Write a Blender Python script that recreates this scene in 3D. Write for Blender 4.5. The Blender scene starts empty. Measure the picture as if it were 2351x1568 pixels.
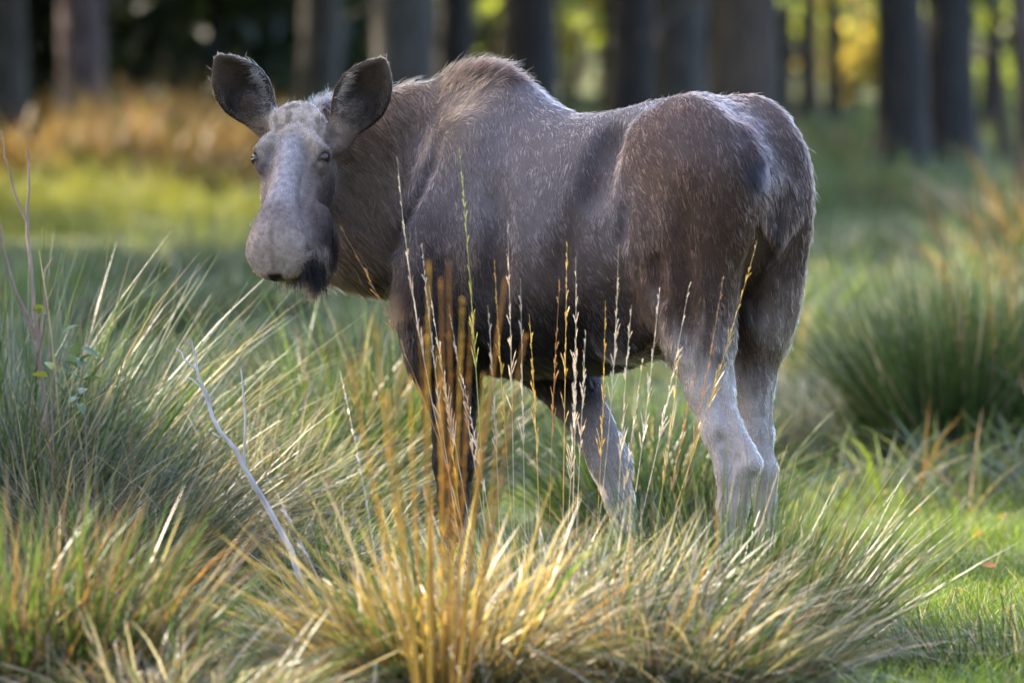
import bpy, math, time
import numpy as np
from mathutils import Vector, Matrix

T0 = time.time()
scene = bpy.context.scene
COL = scene.collection
R = math.radians

# ------------------------------------------------------------------ camera, sky, sun, exposure
CAM_D, CAM_H, FRAME_W = 30.0, 1.80, 3.2          # camera 30 m from the animal, eye height, 3.2 m wide frame there
KPX = FRAME_W / CAM_D / 2351.0                   # view slope per pixel of the 2351 px wide photograph
PITCH = math.atan((784 - 120) * KPX)             # the horizon lies 664 px above the centre
cam_data = bpy.data.cameras.new('camera')
cam = bpy.data.objects.new('camera', cam_data)
COL.objects.link(cam)
cam.location = (0, -CAM_D, CAM_H)
cam.rotation_euler = (math.pi / 2 - PITCH, 0, 0)
cam_data.sensor_width = 36.0
cam_data.lens = 36.0 * CAM_D / FRAME_W
cam_data.clip_start, cam_data.clip_end = 0.5, 2000
cam_data.dof.use_dof = True
cam_data.dof.focus_distance = CAM_D - 0.05
cam_data.dof.aperture_fstop = cam_data.lens / 94.0
cam_data.dof.aperture_blades = 0
scene.camera = cam

SUN_EL, SUN_AZ = R(36), R(-54)                   # azimuth from +Y towards +X: the sun stands behind and to the left
SUN = np.array([math.sin(SUN_AZ) * math.cos(SUN_EL), math.cos(SUN_AZ) * math.cos(SUN_EL), math.sin(SUN_EL)])
world = bpy.data.worlds.new('World')
scene.world = world
world.use_nodes = True
nt = world.node_tree
bg = nt.nodes['Background']
sky = nt.nodes.new('ShaderNodeTexSky')
sky.sky_type = 'NISHITA'
sky.sun_disc = False
sky.sun_elevation = SUN_EL
sky.sun_rotation = SUN_AZ
sky.air_density, sky.dust_density, sky.ozone_density = 0.8, 3.0, 0.7
nt.links.new(sky.outputs[0], bg.inputs[0])
bg.inputs[1].default_value = 0.15
sun_data = bpy.data.lights.new('sun', 'SUN')
sun_data.energy = 2.8
sun_data.angle = R(0.53)
sun_data.color = (1.0, 0.88, 0.70)
sun = bpy.data.objects.new('sun', sun_data)
COL.objects.link(sun)
sun.rotation_euler = Vector(SUN).to_track_quat('Z', 'Y').to_euler()
sun.location = (-20, 20, 25)
scene.view_settings.view_transform = 'Standard'
scene.view_settings.look = 'None'
scene.view_settings.gamma = 1.0
scene.view_settings.use_curve_mapping = False
scene.view_settings.exposure = 3.05
scene.render.engine = 'CYCLES'
scene.cycles.max_bounces = 6
scene.cycles.diffuse_bounces = 3
scene.cycles.glossy_bounces = 2
scene.cycles.transmission_bounces = 6
scene.cycles.transparent_max_bounces = 8
scene.cycles.use_denoising = True
scene.cycles.sample_clamp_indirect = 6.0
scene.cycles_curves.shape = 'RIBBONS'

# ------------------------------------------------------------------ helpers
FWD = np.array([0, math.cos(PITCH), -math.sin(PITCH)])
UPV = np.array([0, math.sin(PITCH), math.cos(PITCH)])
CAMP = np.array([0, -CAM_D, CAM_H])

def gz(x, y):
    """height of the meadow: level round the animal, rising gently to the wood"""
    y = np.asarray(y, float); x = np.asarray(x, float)
    d = np.clip(y - 9.0, 0, None)
    r = 0.0185 * d * d / (d + 6.0)
    r = r + 0.05 * np.sin(x * 0.55 + 1.3) * np.sin(y * 0.31 + .4) * np.clip((y - 3) / 8, 0, 1)
    return r

def W(px, py, Y):
    """the point at world depth Y that shows at a photograph pixel"""
    d = FWD + np.array([1., 0, 0]) * (px - 1175.5) * KPX + UPV * (784 - py) * KPX
    return CAMP + d * ((Y + CAM_D) / d[1])

def G(px, Y):
    """the point of the meadow at depth Y below or above a photograph column"""
    x = (px - 1175.5) * KPX * (Y + CAM_D)
    return np.array([x, Y, float(gz(x, Y))])

def proj(p):
    q = np.asarray(p) - CAMP
    z = q @ FWD
    return 1175.5 + q[..., 0] / z / KPX, 784 - (q @ UPV) / z / KPX

def lerp(a, b, t): return a + (b - a) * t
def sstep(a, b, x):
    t = np.clip((x - a) / (b - a), 0, 1)
    return t * t * (3 - 2 * t)

def unit(v):
    v = np.asarray(v, float)
    return v / np.maximum(np.linalg.norm(v, axis=-1, keepdims=True), 1e-9)

def vnoise(p, freq, seed=0):
    """smooth value noise in 3D, 0..1"""
    q = np.asarray(p, float) * freq + seed * 17.31
    i = np.floor(q).astype(np.int64); f = q - i
    f = f * f * (3 - 2 * f)
    def h(a, b, c):
        n = (a * 73856093) ^ (b * 19349663) ^ (c * 83492791) ^ (seed * 2654435)
        n = (n ^ (n >> 13)) * 1274126177
        n = n ^ (n >> 16)
        return (n & 0xffff) / 65535.0
    out = 0
    for dx in (0, 1):
        for dy in (0, 1):
            for dz in (0, 1):
                w = (f[..., 0] if dx else 1 - f[..., 0]) * (f[..., 1] if dy else 1 - f[..., 1]) * (f[..., 2] if dz else 1 - f[..., 2])
                out = out + w * h(i[..., 0] + dx, i[..., 1] + dy, i[..., 2] + dz)
    return out

def fast_mesh(name, verts, faces, smooth=False, attrs=None):
    """verts (n,3); faces (m,k) array of one polygon size or a list of such arrays"""
    me = bpy.data.meshes.new(name)
    verts = np.asarray(verts, np.float32)
    fl = faces if isinstance(faces, list) else [faces]
    fl = [np.asarray(f, np.int32) for f in fl if len(f)]
    me.vertices.add(len(verts))
    me.vertices.foreach_set('co', verts.ravel())
    nl = sum(f.size for f in fl); nf = sum(len(f) for f in fl)
    me.loops.add(nl); me.polygons.add(nf)
    me.loops.foreach_set('vertex_index', np.concatenate([f.ravel() for f in fl]))
    starts, o = [], 0
    for f in fl:
        starts.append(o + np.arange(len(f)) * f.shape[1]); o += f.size
    me.polygons.foreach_set('loop_start', np.concatenate(starts).astype(np.int32))
    me.update(calc_edges=True)
    me.polygons.foreach_set('use_smooth', np.full(nf, bool(smooth)))
    for k, v in (attrs or {}).items():
        v = np.asarray(v, np.float32)
        if v.ndim == 1:
            a = me.attributes.new(k, 'FLOAT', 'POINT'); a.data.foreach_set('value', v)
        else:
            if v.shape[1] == 3: v = np.concatenate([v, np.ones((len(v), 1), np.float32)], 1)
            a = me.attributes.new(k, 'FLOAT_COLOR', 'POINT'); a.data.foreach_set('color', v.ravel())
    me.validate(); me.update()
    return me

def link(name, data, mat=None, parent=None, kind=None, label=None, cat=None, group=None, loc=None):
    o = bpy.data.objects.new(name, data)
    COL.objects.link(o)
    if mat is not None and data is not None:
        data.materials.append(mat)
    if parent is not None: o.parent = parent
    if loc is not None: o.location = loc
    for k, v in (('kind', kind), ('label', label), ('category', cat), ('group', group)):
        if v: o[k] = v
    return o

def merge(parts):
    """join (verts, faces(k=4), colours) tuples"""
    vs, fs, cs, o = [], [], [], 0
    for v, f, c in parts:
        vs.append(v); fs.append(f + o); cs.append(c); o += len(v)
    return np.concatenate(vs), np.concatenate(fs), np.concatenate(cs)

# ------------------------------------------------------------------ materials
def new_mat(name):
    m = bpy.data.materials.new(name); m.use_nodes = True
    n = m.node_tree.nodes; n.clear()
    out = n.new('ShaderNodeOutputMaterial')
    return m, n, m.node_tree.links, out

def leaf_mat(name, attr='Col', trans=0.45, rough=0.45, spec=0.5, tint=(1.0, 0.95, 0.35), tmul=1.3):
    """thin plant tissue: reflects its colour, lets yellower light through"""
    m, n, l, out = new_mat(name)
    at = n.new('ShaderNodeAttribute'); at.attribute_name = attr
    p = n.new('ShaderNodeBsdfPrincipled')
    p.inputs['Roughness'].default_value = rough
    p.inputs['Specular IOR Level'].default_value = spec
    l.new(at.outputs['Color'], p.inputs['Base Color'])
    mul = n.new('ShaderNodeMix'); mul.data_type = 'RGBA'; mul.blend_type = 'MULTIPLY'
    mul.inputs[0].default_value = 1.0
    mul.inputs[7].default_value = (tint[0] * tmul, tint[1] * tmul, tint[2] * tmul, 1)
    l.new(at.outputs['Color'], mul.inputs[6])
    tr = n.new('ShaderNodeBsdfTranslucent')
    l.new(mul.outputs[2], tr.inputs['Color'])
    mx = n.new('ShaderNodeMixShader'); mx.inputs[0].default_value = trans
    l.new(p.outputs[0], mx.inputs[1]); l.new(tr.outputs[0], mx.inputs[2])
    l.new(mx.outputs[0], out.inputs[0])
    return m
# ------------------------------------------------------------------ the meadow
def ground_mat():
    m, n, l, out = new_mat('meadow_soil')
    tc = n.new('ShaderNodeTexCoord')
    a = n.new('ShaderNodeTexNoise'); a.inputs['Scale'].default_value = .9; a.inputs['Detail'].default_value = 6
    b = n.new('ShaderNodeTexNoise'); b.inputs['Scale'].default_value = 14; b.inputs['Detail'].default_value = 8
    for x in (a, b): l.new(tc.outputs['Object'], x.inputs['Vector'])
    r1 = n.new('ShaderNodeValToRGB')
    e = r1.color_ramp.elements
    e[0].position = .35; e[0].color = (.035, .045, .014, 1); e[1].position = .62; e[1].color = (.065, .095, .022, 1)
    r2 = n.new('ShaderNodeValToRGB')
    e = r2.color_ramp.elements
    e[0].position = .42; e[0].color = (.03, .022, .012, 1); e[1].position = .7; e[1].color = (.12, .10, .05, 1)
    l.new(a.outputs[0], r1.inputs[0]); l.new(b.outputs[0], r2.inputs[0])
    mx = n.new('ShaderNodeMix'); mx.data_type = 'RGBA'; mx.inputs[0].default_value = .35
    l.new(r1.outputs[0], mx.inputs[6]); l.new(r2.outputs[0], mx.inputs[7])
    bp = n.new('ShaderNodeBump'); bp.inputs['Strength'].default_value = .6; bp.inputs['Distance'].default_value = .03
    l.new(b.outputs[0], bp.inputs['Height'])
    p = n.new('ShaderNodeBsdfPrincipled'); p.inputs['Roughness'].default_value = .9
    p.inputs['Specular IOR Level'].default_value = .2
    l.new(mx.outputs[2], p.inputs['Base Color']); l.new(bp.outputs[0], p.inputs['Normal']); l.new(p.outputs[0], out.inputs[0])
    return m
xs = np.concatenate([-np.geomspace(400, 8, 26)[:-1], np.linspace(-8, 8, 65), np.geomspace(8, 400, 26)[1:]])
ys = np.concatenate([np.linspace(-60, -8, 20)[:-1], np.linspace(-8, 60, 200), np.geomspace(60, 700, 40)[1:]])
GX, GY = np.meshgrid(xs, ys, indexing='ij')
GZ = gz(GX, GY)
gv = np.stack([GX, GY, GZ], -1).reshape(-1, 3)
ny = len(ys)
ii, jj = np.meshgrid(np.arange(len(xs) - 1), np.arange(ny - 1), indexing='ij')
k0 = (ii * ny + jj).ravel()
ground = link('ground', fast_mesh('ground', gv, np.stack([k0, k0 + ny, k0 + ny + 1, k0 + 1], 1), True), ground_mat(), kind='structure',
              label='damp green meadow floor rising gently towards the wood')

# ------------------------------------------------------------------ blades of grass, as folded ribbons
GRASS = leaf_mat('grass_blade', trans=.36, rough=.42, spec=.35, tint=(1.0, .97, .55), tmul=1.2)
TURF = leaf_mat('turf_blade', trans=.40, rough=.6, spec=.25, tint=(1.0, .97, .45), tmul=1.3)
def blades(rng, roots, lean, length, width, bend, base, tip, segs=4, face=None, kink=0.0):
    """roots (n,3); lean (n,2) horizontal lean per unit height; bend (n,) droop; base, tip (n,3) colours"""
    n = len(roots)
    d0 = unit(np.concatenate([lean, np.ones((n, 1))], 1))
    lh = np.concatenate([lean, np.zeros((n, 1))], 1)
    ln = np.linalg.norm(lh, axis=1, keepdims=True)
    ra = rng.uniform(0, 2 * np.pi, n)
    rh = np.stack([np.cos(ra), np.sin(ra), np.zeros(n)], 1)
    lh = unit(lh + rh * .08)
    s = np.linspace(0, 1, segs + 1)
    P = roots[:, None] + length[:, None, None] * (s[None, :, None] * d0[:, None] + (s ** 2.2)[None, :, None] * bend[:, None, None] * (lh * .75 - np.array([0, 0, .55]))[:, None])
    if kink > 0:                                      # some blades are snapped and fold over
        m = rng.random(n) < kink
        ks = rng.uniform(.35, .85, n); a2 = rng.uniform(0, 2 * np.pi, n)
        kv = np.stack([np.cos(a2), np.sin(a2), rng.uniform(-1.6, -.4, n)], 1) * rng.uniform(.4, 1.0, (n, 1)) * m[:, None]
        P += np.clip(s[None, :] - ks[:, None], 0, None)[..., None] * length[:, None, None] * kv[:, None]
        P[:, :, 2] = np.maximum(P[:, :, 2], (roots[:, 2] + .015)[:, None] * (s[None, :] > 0) + roots[:, 2][:, None] * (s[None, :] == 0))
    fa = rng.uniform(0, np.pi, n) if face is None else face
    sd = np.stack([np.cos(fa), np.sin(fa), np.zeros(n)], 1)
    wd = width[:, None] * np.minimum(1.0, 1.15 * (1 - s[None, :] ** 2.5) + .06) * .5
    Lf = P - sd[:, None] * wd[..., None]; Rt = P + sd[:, None] * wd[..., None]
    V = np.stack([Lf, Rt], 2).reshape(-1, 3)
    C = lerp(base[:, None], tip[:, None], (s ** 1.3)[None, :, None])
    C = np.repeat(C, 2, axis=1).reshape(-1, 3)
    k = np.arange(n)[:, None] * (2 * (segs + 1)) + 2 * np.arange(segs)[None]
    k = k.ravel()
    return V, np.stack([k, k + 1, k + 3, k + 2], 1), C

def mixcol(rng, n, pal, jit=.18):
    """pal: list of (weight, base colour, tip colour)"""
    w = np.array([p[0] for p in pal], float); w /= w.sum()
    i = rng.choice(len(pal), n, p=w)
    b = np.array([p[1] for p in pal])[i]; t = np.array([p[2] for p in pal])[i]
    g = rng.lognormal(0, jit, (n, 1))
    return b * g, t * g

GREEN = ((.060, .10, .024), (.095, .145, .036)); LIME = ((.10, .16, .024), (.165, .23, .032)); DEEP = ((.03, .052, .02), (.05, .078, .03))
BLUE = ((.068, .095, .072), (.125, .16, .125)); STRAW = ((.19, .15, .095), (.42, .345, .245)); PALE = ((.28, .24, .18), (.58, .51, .41))
GOLD = ((.24, .165, .06), (.48, .35, .13)); RUST = ((.16, .085, .035), (.32, .18, .08)); BROWN = ((.085, .06, .04), (.18, .125, .08)); GREY = ((.15, .135, .11), (.28, .25, .21))

rg = np.random.default_rng(21)
# short turf round the animal
n = 150000
x = rg.uniform(-3.0, 3.0, n); y = rg.uniform(-3.6, 9.5, n)
x *= 1 + np.clip(y, 0, None) * .03
keep = rg.random(n) < (.35 + .65 * sstep(.35, .6, vnoise(np.stack([x, y, x * 0], 1), 1.3, 4)))
x, y = x[keep], y[keep]; n = len(x)
r0 = np.stack([x, y, gz(x, y) - .005], 1)
b_, t_ = mixcol(rg, n, [(4, *GREEN), (6, *LIME), (.6, *BLUE), (.6, *STRAW), (.4, *BROWN)])
v1 = blades(rg, r0, rg.normal(0, .45, (n, 2)), rg.uniform(.04, .13, n) * (.6 + .8 * vnoise(r0, 2.2, 9)), rg.uniform(.0028, .0055, n), rg.uniform(.0, .8, n), b_, t_, 2)
link('meadow_grass', fast_mesh('meadow_grass', v1[0], v1[1], False, {'Col': v1[2]}), TURF, kind='stuff', label='short bright green turf covering the clearing', cat='grass')
# rough herbage farther off, up to the wood
n = 130000
y = 5 + (rg.random(n) ** .8) * 62; hw = 2.0 + 1.6 * (30 + y) / 30
x = rg.uniform(-1, 1, n) * hw
cl = vnoise(np.stack([x, y, x * 0], 1), .55, 6)
keep = rg.random(n) < .25 + .75 * sstep(.3, .55, cl); x, y, cl = x[keep], y[keep], cl[keep]; n = len(x)
r0 = np.stack([x, y, gz(x, y) - .01], 1)
b_, t_ = mixcol(rg, n, [(4, *GREEN), (9, *BLUE), (2, *LIME), (.8, *STRAW), (.4, *RUST)])
sun_band = sstep(33, 38, y)[:, None] * sstep(0, -1.5, x)[:, None]  # sunlit strip before the wood, painted into the grass as yellow
cl2 = vnoise(np.stack([x, y, x * 0], 1), .8, 36)[:, None]; cl3 = vnoise(np.stack([x, y, x * 0], 1), .35, 37)[:, None]
b_ *= (.65 + .95 * cl2); t_ *= (.65 + .95 * cl2)
t_ = lerp(t_, np.array([.14, .17, .12]), sstep(.55, .75, cl3) * .5); b_ = lerp(b_, np.array([.10, .065, .03]), sstep(.42, .25, cl3) * .5)
SUN_YELLOW = np.array([.30, .29, .035])
b_ = lerp(b_, SUN_YELLOW * .8, sun_band * .6); t_ = lerp(t_, SUN_YELLOW, sun_band * .6)
v1 = blades(rg, r0, rg.normal(0, .40, (n, 2)), rg.uniform(.10, .36, n) * (.25 + 1.6 * sstep(.35, .8, cl)), rg.uniform(.008, .016, n), rg.uniform(.1, .9, n), b_, t_, 3)
link('meadow_herbage', fast_mesh('meadow_herbage', v1[0], v1[1], False, {'Col': v1[2]}), TURF, kind='stuff', label='rough blue green herbage between the clearing and the wood', cat='grass')
# ------------------------------------------------------------------ the wood
LEAFM = leaf_mat('tree_leaf', trans=.5, rough=.4, spec=.5, tmul=1.5)
def bark_mat(name, c0, c1, moss=.6):
    m, n, l, out = new_mat(name)
    tc = n.new('ShaderNodeTexCoord'); mp = n.new('ShaderNodeMapping'); mp.inputs['Scale'].default_value = (9, 9, 1.6)
    nz = n.new('ShaderNodeTexNoise'); nz.inputs['Scale'].default_value = 2.2; nz.inputs['Detail'].default_value = 8
    l.new(tc.outputs['Object'], mp.inputs[0]); l.new(mp.outputs[0], nz.inputs['Vector'])
    rp = n.new('ShaderNodeValToRGB'); e = rp.color_ramp.elements
    e[0].position = .36; e[0].color = (*c0, 1); e[1].position = .66; e[1].color = (*c1, 1)
    l.new(nz.outputs[0], rp.inputs[0])
    ms = n.new('ShaderNodeTexNoise'); ms.inputs['Scale'].default_value = 1.1; ms.inputs['Detail'].default_value = 5
    l.new(tc.outputs['Object'], ms.inputs['Vector'])
    mr = n.new('ShaderNodeMapRange'); mr.inputs[1].default_value = .50; mr.inputs[2].default_value = .68; mr.inputs[4].default_value = moss
    l.new(ms.outputs[0], mr.inputs[0])
    mm = n.new('ShaderNodeMix'); mm.data_type = 'RGBA'; mm.inputs[7].default_value = (.035, .05, .014, 1)
    l.new(mr.outputs[0], mm.inputs[0]); l.new(rp.outputs[0], mm.inputs[6])
    bp = n.new('ShaderNodeBump'); bp.inputs['Strength'].default_value = .8; bp.inputs['Distance'].default_value = .03
    l.new(nz.outputs[0], bp.inputs['Height'])
    p = n.new('ShaderNodeBsdfPrincipled'); p.inputs['Roughness'].default_value = .85
    l.new(mm.outputs[2], p.inputs['Base Color']); l.new(bp.outputs[0], p.inputs['Normal']); l.new(p.outputs[0], out.inputs[0])
    return m
BARK = {'grey': bark_mat('bark_grey', (.024, .019, .016), (.066, .055, .047)),
        'mauve': bark_mat('bark_mauve', (.05, .032, .035), (.14, .095, .10)),
        'brown': bark_mat('bark_brown', (.028, .019, .014), (.08, .053, .038)),
        'dark': bark_mat('bark_dark', (.008, .006, .005), (.024, .017, .014))}

def tube(path, rad, sides=10, rng=None, rough=0.0):
    path = np.asarray(path, float); m = len(path)
    d = np.gradient(path, axis=0); d = unit(d)
    a = unit(np.cross(d, [.3, 1, .1])); b = np.cross(d, a)
    th = np.linspace(0, 2 * np.pi, sides, endpoint=False)
    rr = np.asarray(rad, float)[:, None] * np.ones((m, sides))
    if rng is not None and rough: rr *= 1 + rough * rng.normal(0, 1, (m, sides))
    V = path[:, None] + rr[..., None] * (a[:, None] * np.cos(th)[None, :, None] + b[:, None] * np.sin(th)[None, :, None])
    k = (np.arange(m - 1)[:, None] * sides + np.arange(sides)[None]).ravel()
    k2 = (np.arange(m - 1)[:, None] * sides + ((np.arange(sides) + 1) % sides)[None]).ravel()
    return V.reshape(-1, 3), np.stack([k, k2, k2 + sides, k + sides], 1)

def leaf_quads(rng, C, size, colr, updir=.5):
    """one bent lozenge for each leaf spray"""
    n = len(C)
    nrm = unit(rng.normal(0, 1, (n, 3)) + np.array([0, 0, updir]))
    a = unit(np.cross(nrm, rng.normal(0, 1, (n, 3)))); b = np.cross(nrm, a)
    s = (size * rng.uniform(.6, 1.3, n))[:, None]
    V = np.stack([C - a * s * .5, C + b * s * .3 + nrm * s * .08, C + a * s * .5, C - b * s * .3 + nrm * s * .08], 1).reshape(-1, 3)
    k = np.arange(n) * 4
    return V, np.stack([k, k + 1, k + 2, k + 3], 1), np.repeat(colr, 4, axis=0)

# spots lit by cutting leaves out of the canopy towards the sun: (point, radius of the gap)
GAPS = []
def open_gaps(C, pad=0):
    keep = np.ones(len(C), bool)
    for p, r in GAPS:
        q = C - p
        t = q @ SUN
        keep &= ~((t > 0) & (np.linalg.norm(q - t[:, None] * SUN, axis=1) < r + pad))
    return keep

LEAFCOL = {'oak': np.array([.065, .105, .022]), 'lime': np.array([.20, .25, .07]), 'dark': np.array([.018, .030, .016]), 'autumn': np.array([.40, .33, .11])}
def crown_points(rng, base, H, r, z0, nl):
    nc = 26
    cz = rng.uniform(z0, H, nc); prof = np.sin(np.clip((cz - z0) / (H - z0), .03, .97) * np.pi) ** .6
    an = rng.uniform(0, 2 * np.pi, nc); rr = r * prof * np.sqrt(rng.random(nc))
    cc = base + np.stack([np.cos(an) * rr, np.sin(an) * rr, cz], 1)
    i = rng.integers(0, nc, nl)
    return cc[i] + unit(rng.normal(0, 1, (nl, 3))) * (rng.random((nl, 1)) ** .45) * np.array([1.35, 1.35, 1.0]) * r * .34, cc

def tree(rng, base, rad, H=16, lean=(0, 0), bark='brown', leaf='oak', r=4.2, z0=5.5, nl=1700, leafsize=.42, label='', group=None, flare=1.6, limbs=5, cat='tree', dead=0):
    base = np.asarray(base, float)
    root = link('tree', None, label=label, cat=cat, group=group, loc=base)
    zz = np.concatenate([[-.25, 0, .12, .3, .6, 1.0, 1.6, 2.4, 3.4], np.linspace(4.6, H * .93, 7)])
    fl = 1 + (flare - 1) * np.exp(-np.clip(zz, 0, None) / .35)
    rad_ = rad * fl * np.clip(1 - .75 * zz / H, .1, 1.02)
    wob = np.stack([np.sin(zz * .7 + rng.uniform(0, 6)), np.sin(zz * .6 + rng.uniform(0, 6))], 1) * .03 * rad / .2 * np.clip(zz, 0, 1)[:, None]
    path = np.stack([lean[0] * zz + wob[:, 0], lean[1] * zz + wob[:, 1], zz], 1)
    V, Fq = tube(path, rad_, 14, rng, .06)
    pts, cc = crown_points(rng, np.zeros(3) + np.array([lean[0] * H * .6, lean[1] * H * .6, 0]), H, r, z0, nl)
    parts = [(V, Fq)]
    for j in rng.choice(len(cc), limbs, replace=False):
        zj = np.clip(cc[j][2] * rng.uniform(.55, .8), z0 * .75, H * .85)
        p0 = np.array([np.interp(zj, zz, path[:, 0]), np.interp(zj, zz, path[:, 1]), zj])
        mid = lerp(p0, cc[j], .5) + np.array([0, 0, .3])
        parts.append(tube(np.array([p0, mid, cc[j]]), np.array([rad * .38, rad * .24, rad * .08]), 6))
    for j in range(dead):                             # bare dead snags low on the bole
        zj = rng.uniform(1.3, 3.6); a = rng.uniform(0, 2 * np.pi); ll = rng.uniform(.4, 1.3)
        p0 = np.array([np.interp(zj, zz, path[:, 0]), np.interp(zj, zz, path[:, 1]), zj])
        dv = np.array([math.cos(a), math.sin(a), rng.uniform(-.5, .3)])
        parts.append(tube(np.array([p0, p0 + dv * ll * .5 + [0, 0, .03], p0 + dv * ll + [0, 0, -.08]]), np.array([.028, .02, .008]), 5))
    o = 0; vs, fs = [], []
    for v, f in parts:
        vs.append(v); fs.append(f + o); o += len(v)
    link('trunk', fast_mesh('trunk', np.concatenate(vs), np.concatenate(fs), True), BARK[bark], root)
    pts = pts[open_gaps(pts + base)]
    col_ = LEAFCOL[leaf] * rng.lognormal(0, .25, (len(pts), 1)) * np.array([1, 1, 1])
    au = rng.random(len(pts)) < .12
    col_[au] = LEAFCOL['autumn'] * rng.lognormal(0, .2, (au.sum(), 1))
    lv = leaf_quads(rng, pts, leafsize, col_)
    link('crown', fast_mesh('crown', lv[0], lv[1], False, {'Col': lv[2]}), LEAFM, root)
    return root

# sunlit spots seen in the photograph
for px, Y, rr in ((1010, -4.4, .9), (1350, -4.2, .8), (760, -3.8, .6), (1200, -1.4, .45), (350, -4.4, .5)):
    p = G(px, Y); p[2] += .35; GAPS.append((p, rr))
GAPS.append((W(1040, 850, -5.8), .8))
GAPS.append((W(580, 425, .22), .06))
for px, Y, rr in ((15, 46, 1.3), (120, 42, 1.1), (270, 42, 1.1), (350, 45, 1.0), (330, 51, 1.1), (480, 51, 1.0), (430, 38, 1.0), (530, 35, .9), (1960, 20, 1.2), (2110, 25, 1.2), (2010, 32, 1.2), (1880, 27, 1.0), (470, 6, .8), (1160, 5, 1.0), (1850, 8, .55), (1990, 5, .6), (1700, 7, .8), (1900, 14, .8), (2280, 1.0, 1.5), (2250, 5, 1.2), (2150, 14, 1.3), (2300, -2.5, 1.0)):
    GAPS.append((G(px, Y), rr))
for px, Y, z, rr in ((1120, 78, 1.2, 1.1), (1315, 80, .8, 1.6), (1340, 92, 1.8, 1.7), (1800, 84, 2.4, 1.4), (1965, 78, 1.2, 1.6), (1985, 90, 2.2, 2.5), (2260, 76, 2.2, 2.0), (2230, 66, .8, 1.2), (2150, 104, 2.5, 2.5), (1900, 112, 2.5, 3.4), (1320, 120, 3, 2.2)):
    p = G(px, Y); p[2] += z; GAPS.append((p, rr))

rt = np.random.default_rng(77)
# trees one can see, by their foot in the photograph: column, depth, trunk radius, lean, bark, label
VIS = [(5, 58, .20, .006, 'grey', 'grey trunk standing left of the mauve tree, beside rusty grass'),
       (195, 60, .225, -.004, 'mauve', 'mauve grey trunk with a flared foot rising out of rusty grass'),
       (735, 62, .20, .018, 'grey', 'olive grey trunk rising behind the moose between its ears'),
       (925, 50, .25, -.012, 'grey', 'broad pale grey trunk standing behind the neck of the moose'),
       (1045, 66, .19, .02, 'dark', 'dark trunk touching the pale grey one above the moose hump'),
       (1225, 52, .235, -.05, 'dark', 'black leaning trunk behind the back of the moose beside a bright gap'),
       (1440, 50, .20, .02, 'dark', 'dark brown trunk right of the bright gap above the back of the moose'),
       (1560, 58, .26, -.012, 'grey', 'dim grey trunk between two darker ones above the rump of the moose'),
       (1705, 48, .275, .004, 'brown', 'broad brown trunk directly behind the rump of the moose'),
       (1858, 74, .095, .004, 'brown', 'slender brown trunk left of its thin dark neighbour in the sunlit gap'),
       (1915, 66, .07, -.012, 'dark', 'very thin dark trunk beside the bright glints'),
       (1800, 70, .06, .03, 'brown', 'thin brown sapling trunk leaning beside the broad brown trunk'),
       (2262, 62, .065, .05, 'dark', 'thin dark stem leaning away from the stout black trunk'),
       (2310, 56, .05, -.09, 'brown', 'thin brown stem slanting towards the stout black trunk'),
       (2075, 48, .205, -.035, 'dark', 'black trunk leaning over the green meadow beside its twin'),
       (2190, 50, .215, -.03, 'dark', 'stout black trunk, right-hand twin of the leaning pair in the meadow'),
       (2375, 44, .10, -.07, 'brown', 'thin brown trunk slanting across the edge of the wood')]
SHORT = dict(zip([v[0] for v in VIS], ['the grey trunk', 'the mauve trunk', 'the olive grey trunk', 'the pale grey trunk', 'the dark trunk', 'the leaning black trunk',
    'the dark brown trunk', 'the dim grey trunk', 'the broad brown trunk', 'the slender brown trunk', 'the very thin dark trunk', 'the leaning sapling', 'the thin dark stem', 'the slanting stem', 'the black trunk', 'its stout twin', 'the slanting thin trunk']))
def between(px):
    ks = sorted(SHORT); L = [k for k in ks if k <= px]; Rr = [k for k in ks if k > px]
    if not L: return 'just outside ' + SHORT[Rr[0]]
    if not Rr: return 'just outside ' + SHORT[L[-1]]
    return 'seen between ' + SHORT[L[-1]] + ' and ' + SHORT[Rr[0]]
for px, Y, rad, ln, bk, lb in VIS:
    b = G(px, Y)
    tree(rt, b, rad, H=rt.uniform(14, 18), lean=(ln, rt.normal(0, .006)), bark=bk, leaf='oak' if px > 900 else 'dark', r=4.3, z0=4.6, nl=2200, label=lb, group=None, dead=4)
# farther trunks inside the wood
for k in range(26):
    Y = rt.uniform(76, 125); px = rt.uniform(-250, 2650)
    if 1250 < px < 1400: px += 180
    if 1770 < px < 2010: px -= 260
    b = G(px, Y)
    tree(rt, b, rt.uniform(.10, .2), H=rt.uniform(13, 18), lean=(rt.normal(0, .015), 0), bark=['brown', 'dark', 'grey'][k % 3], leaf='dark' if px < 700 else 'oak', r=4.4, z0=4.4, nl=1500, leafsize=.55,
         label='slim trunk deep inside the wood behind the clearing', group='trunks deep inside the wood', limbs=3)
# unseen trees added to shade the clearing from the left and behind
k = 0
for iy in range(13):
    for ix in range(6):
        y = 3 + iy * 6.2 + rt.uniform(-1.6, 1.6)
        x = -(1.6 * (30 + y) / 30) - 4.6 - ix * 5.6 + rt.uniform(-1.2, 1.2)
        tree(rt, (x, y, float(gz(x, y))), rt.uniform(.14, .24), H=rt.uniform(14, 18), lean=(rt.normal(0, .01), rt.normal(0, .01)), bark=['brown', 'grey', 'dark'][k % 3], r=4.2, z0=4.8, nl=2400,
             label='tall unseen tree added beside the wood to shade the clearing', group='unseen trees added to shade the clearing', limbs=4)
        k += 1

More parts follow.
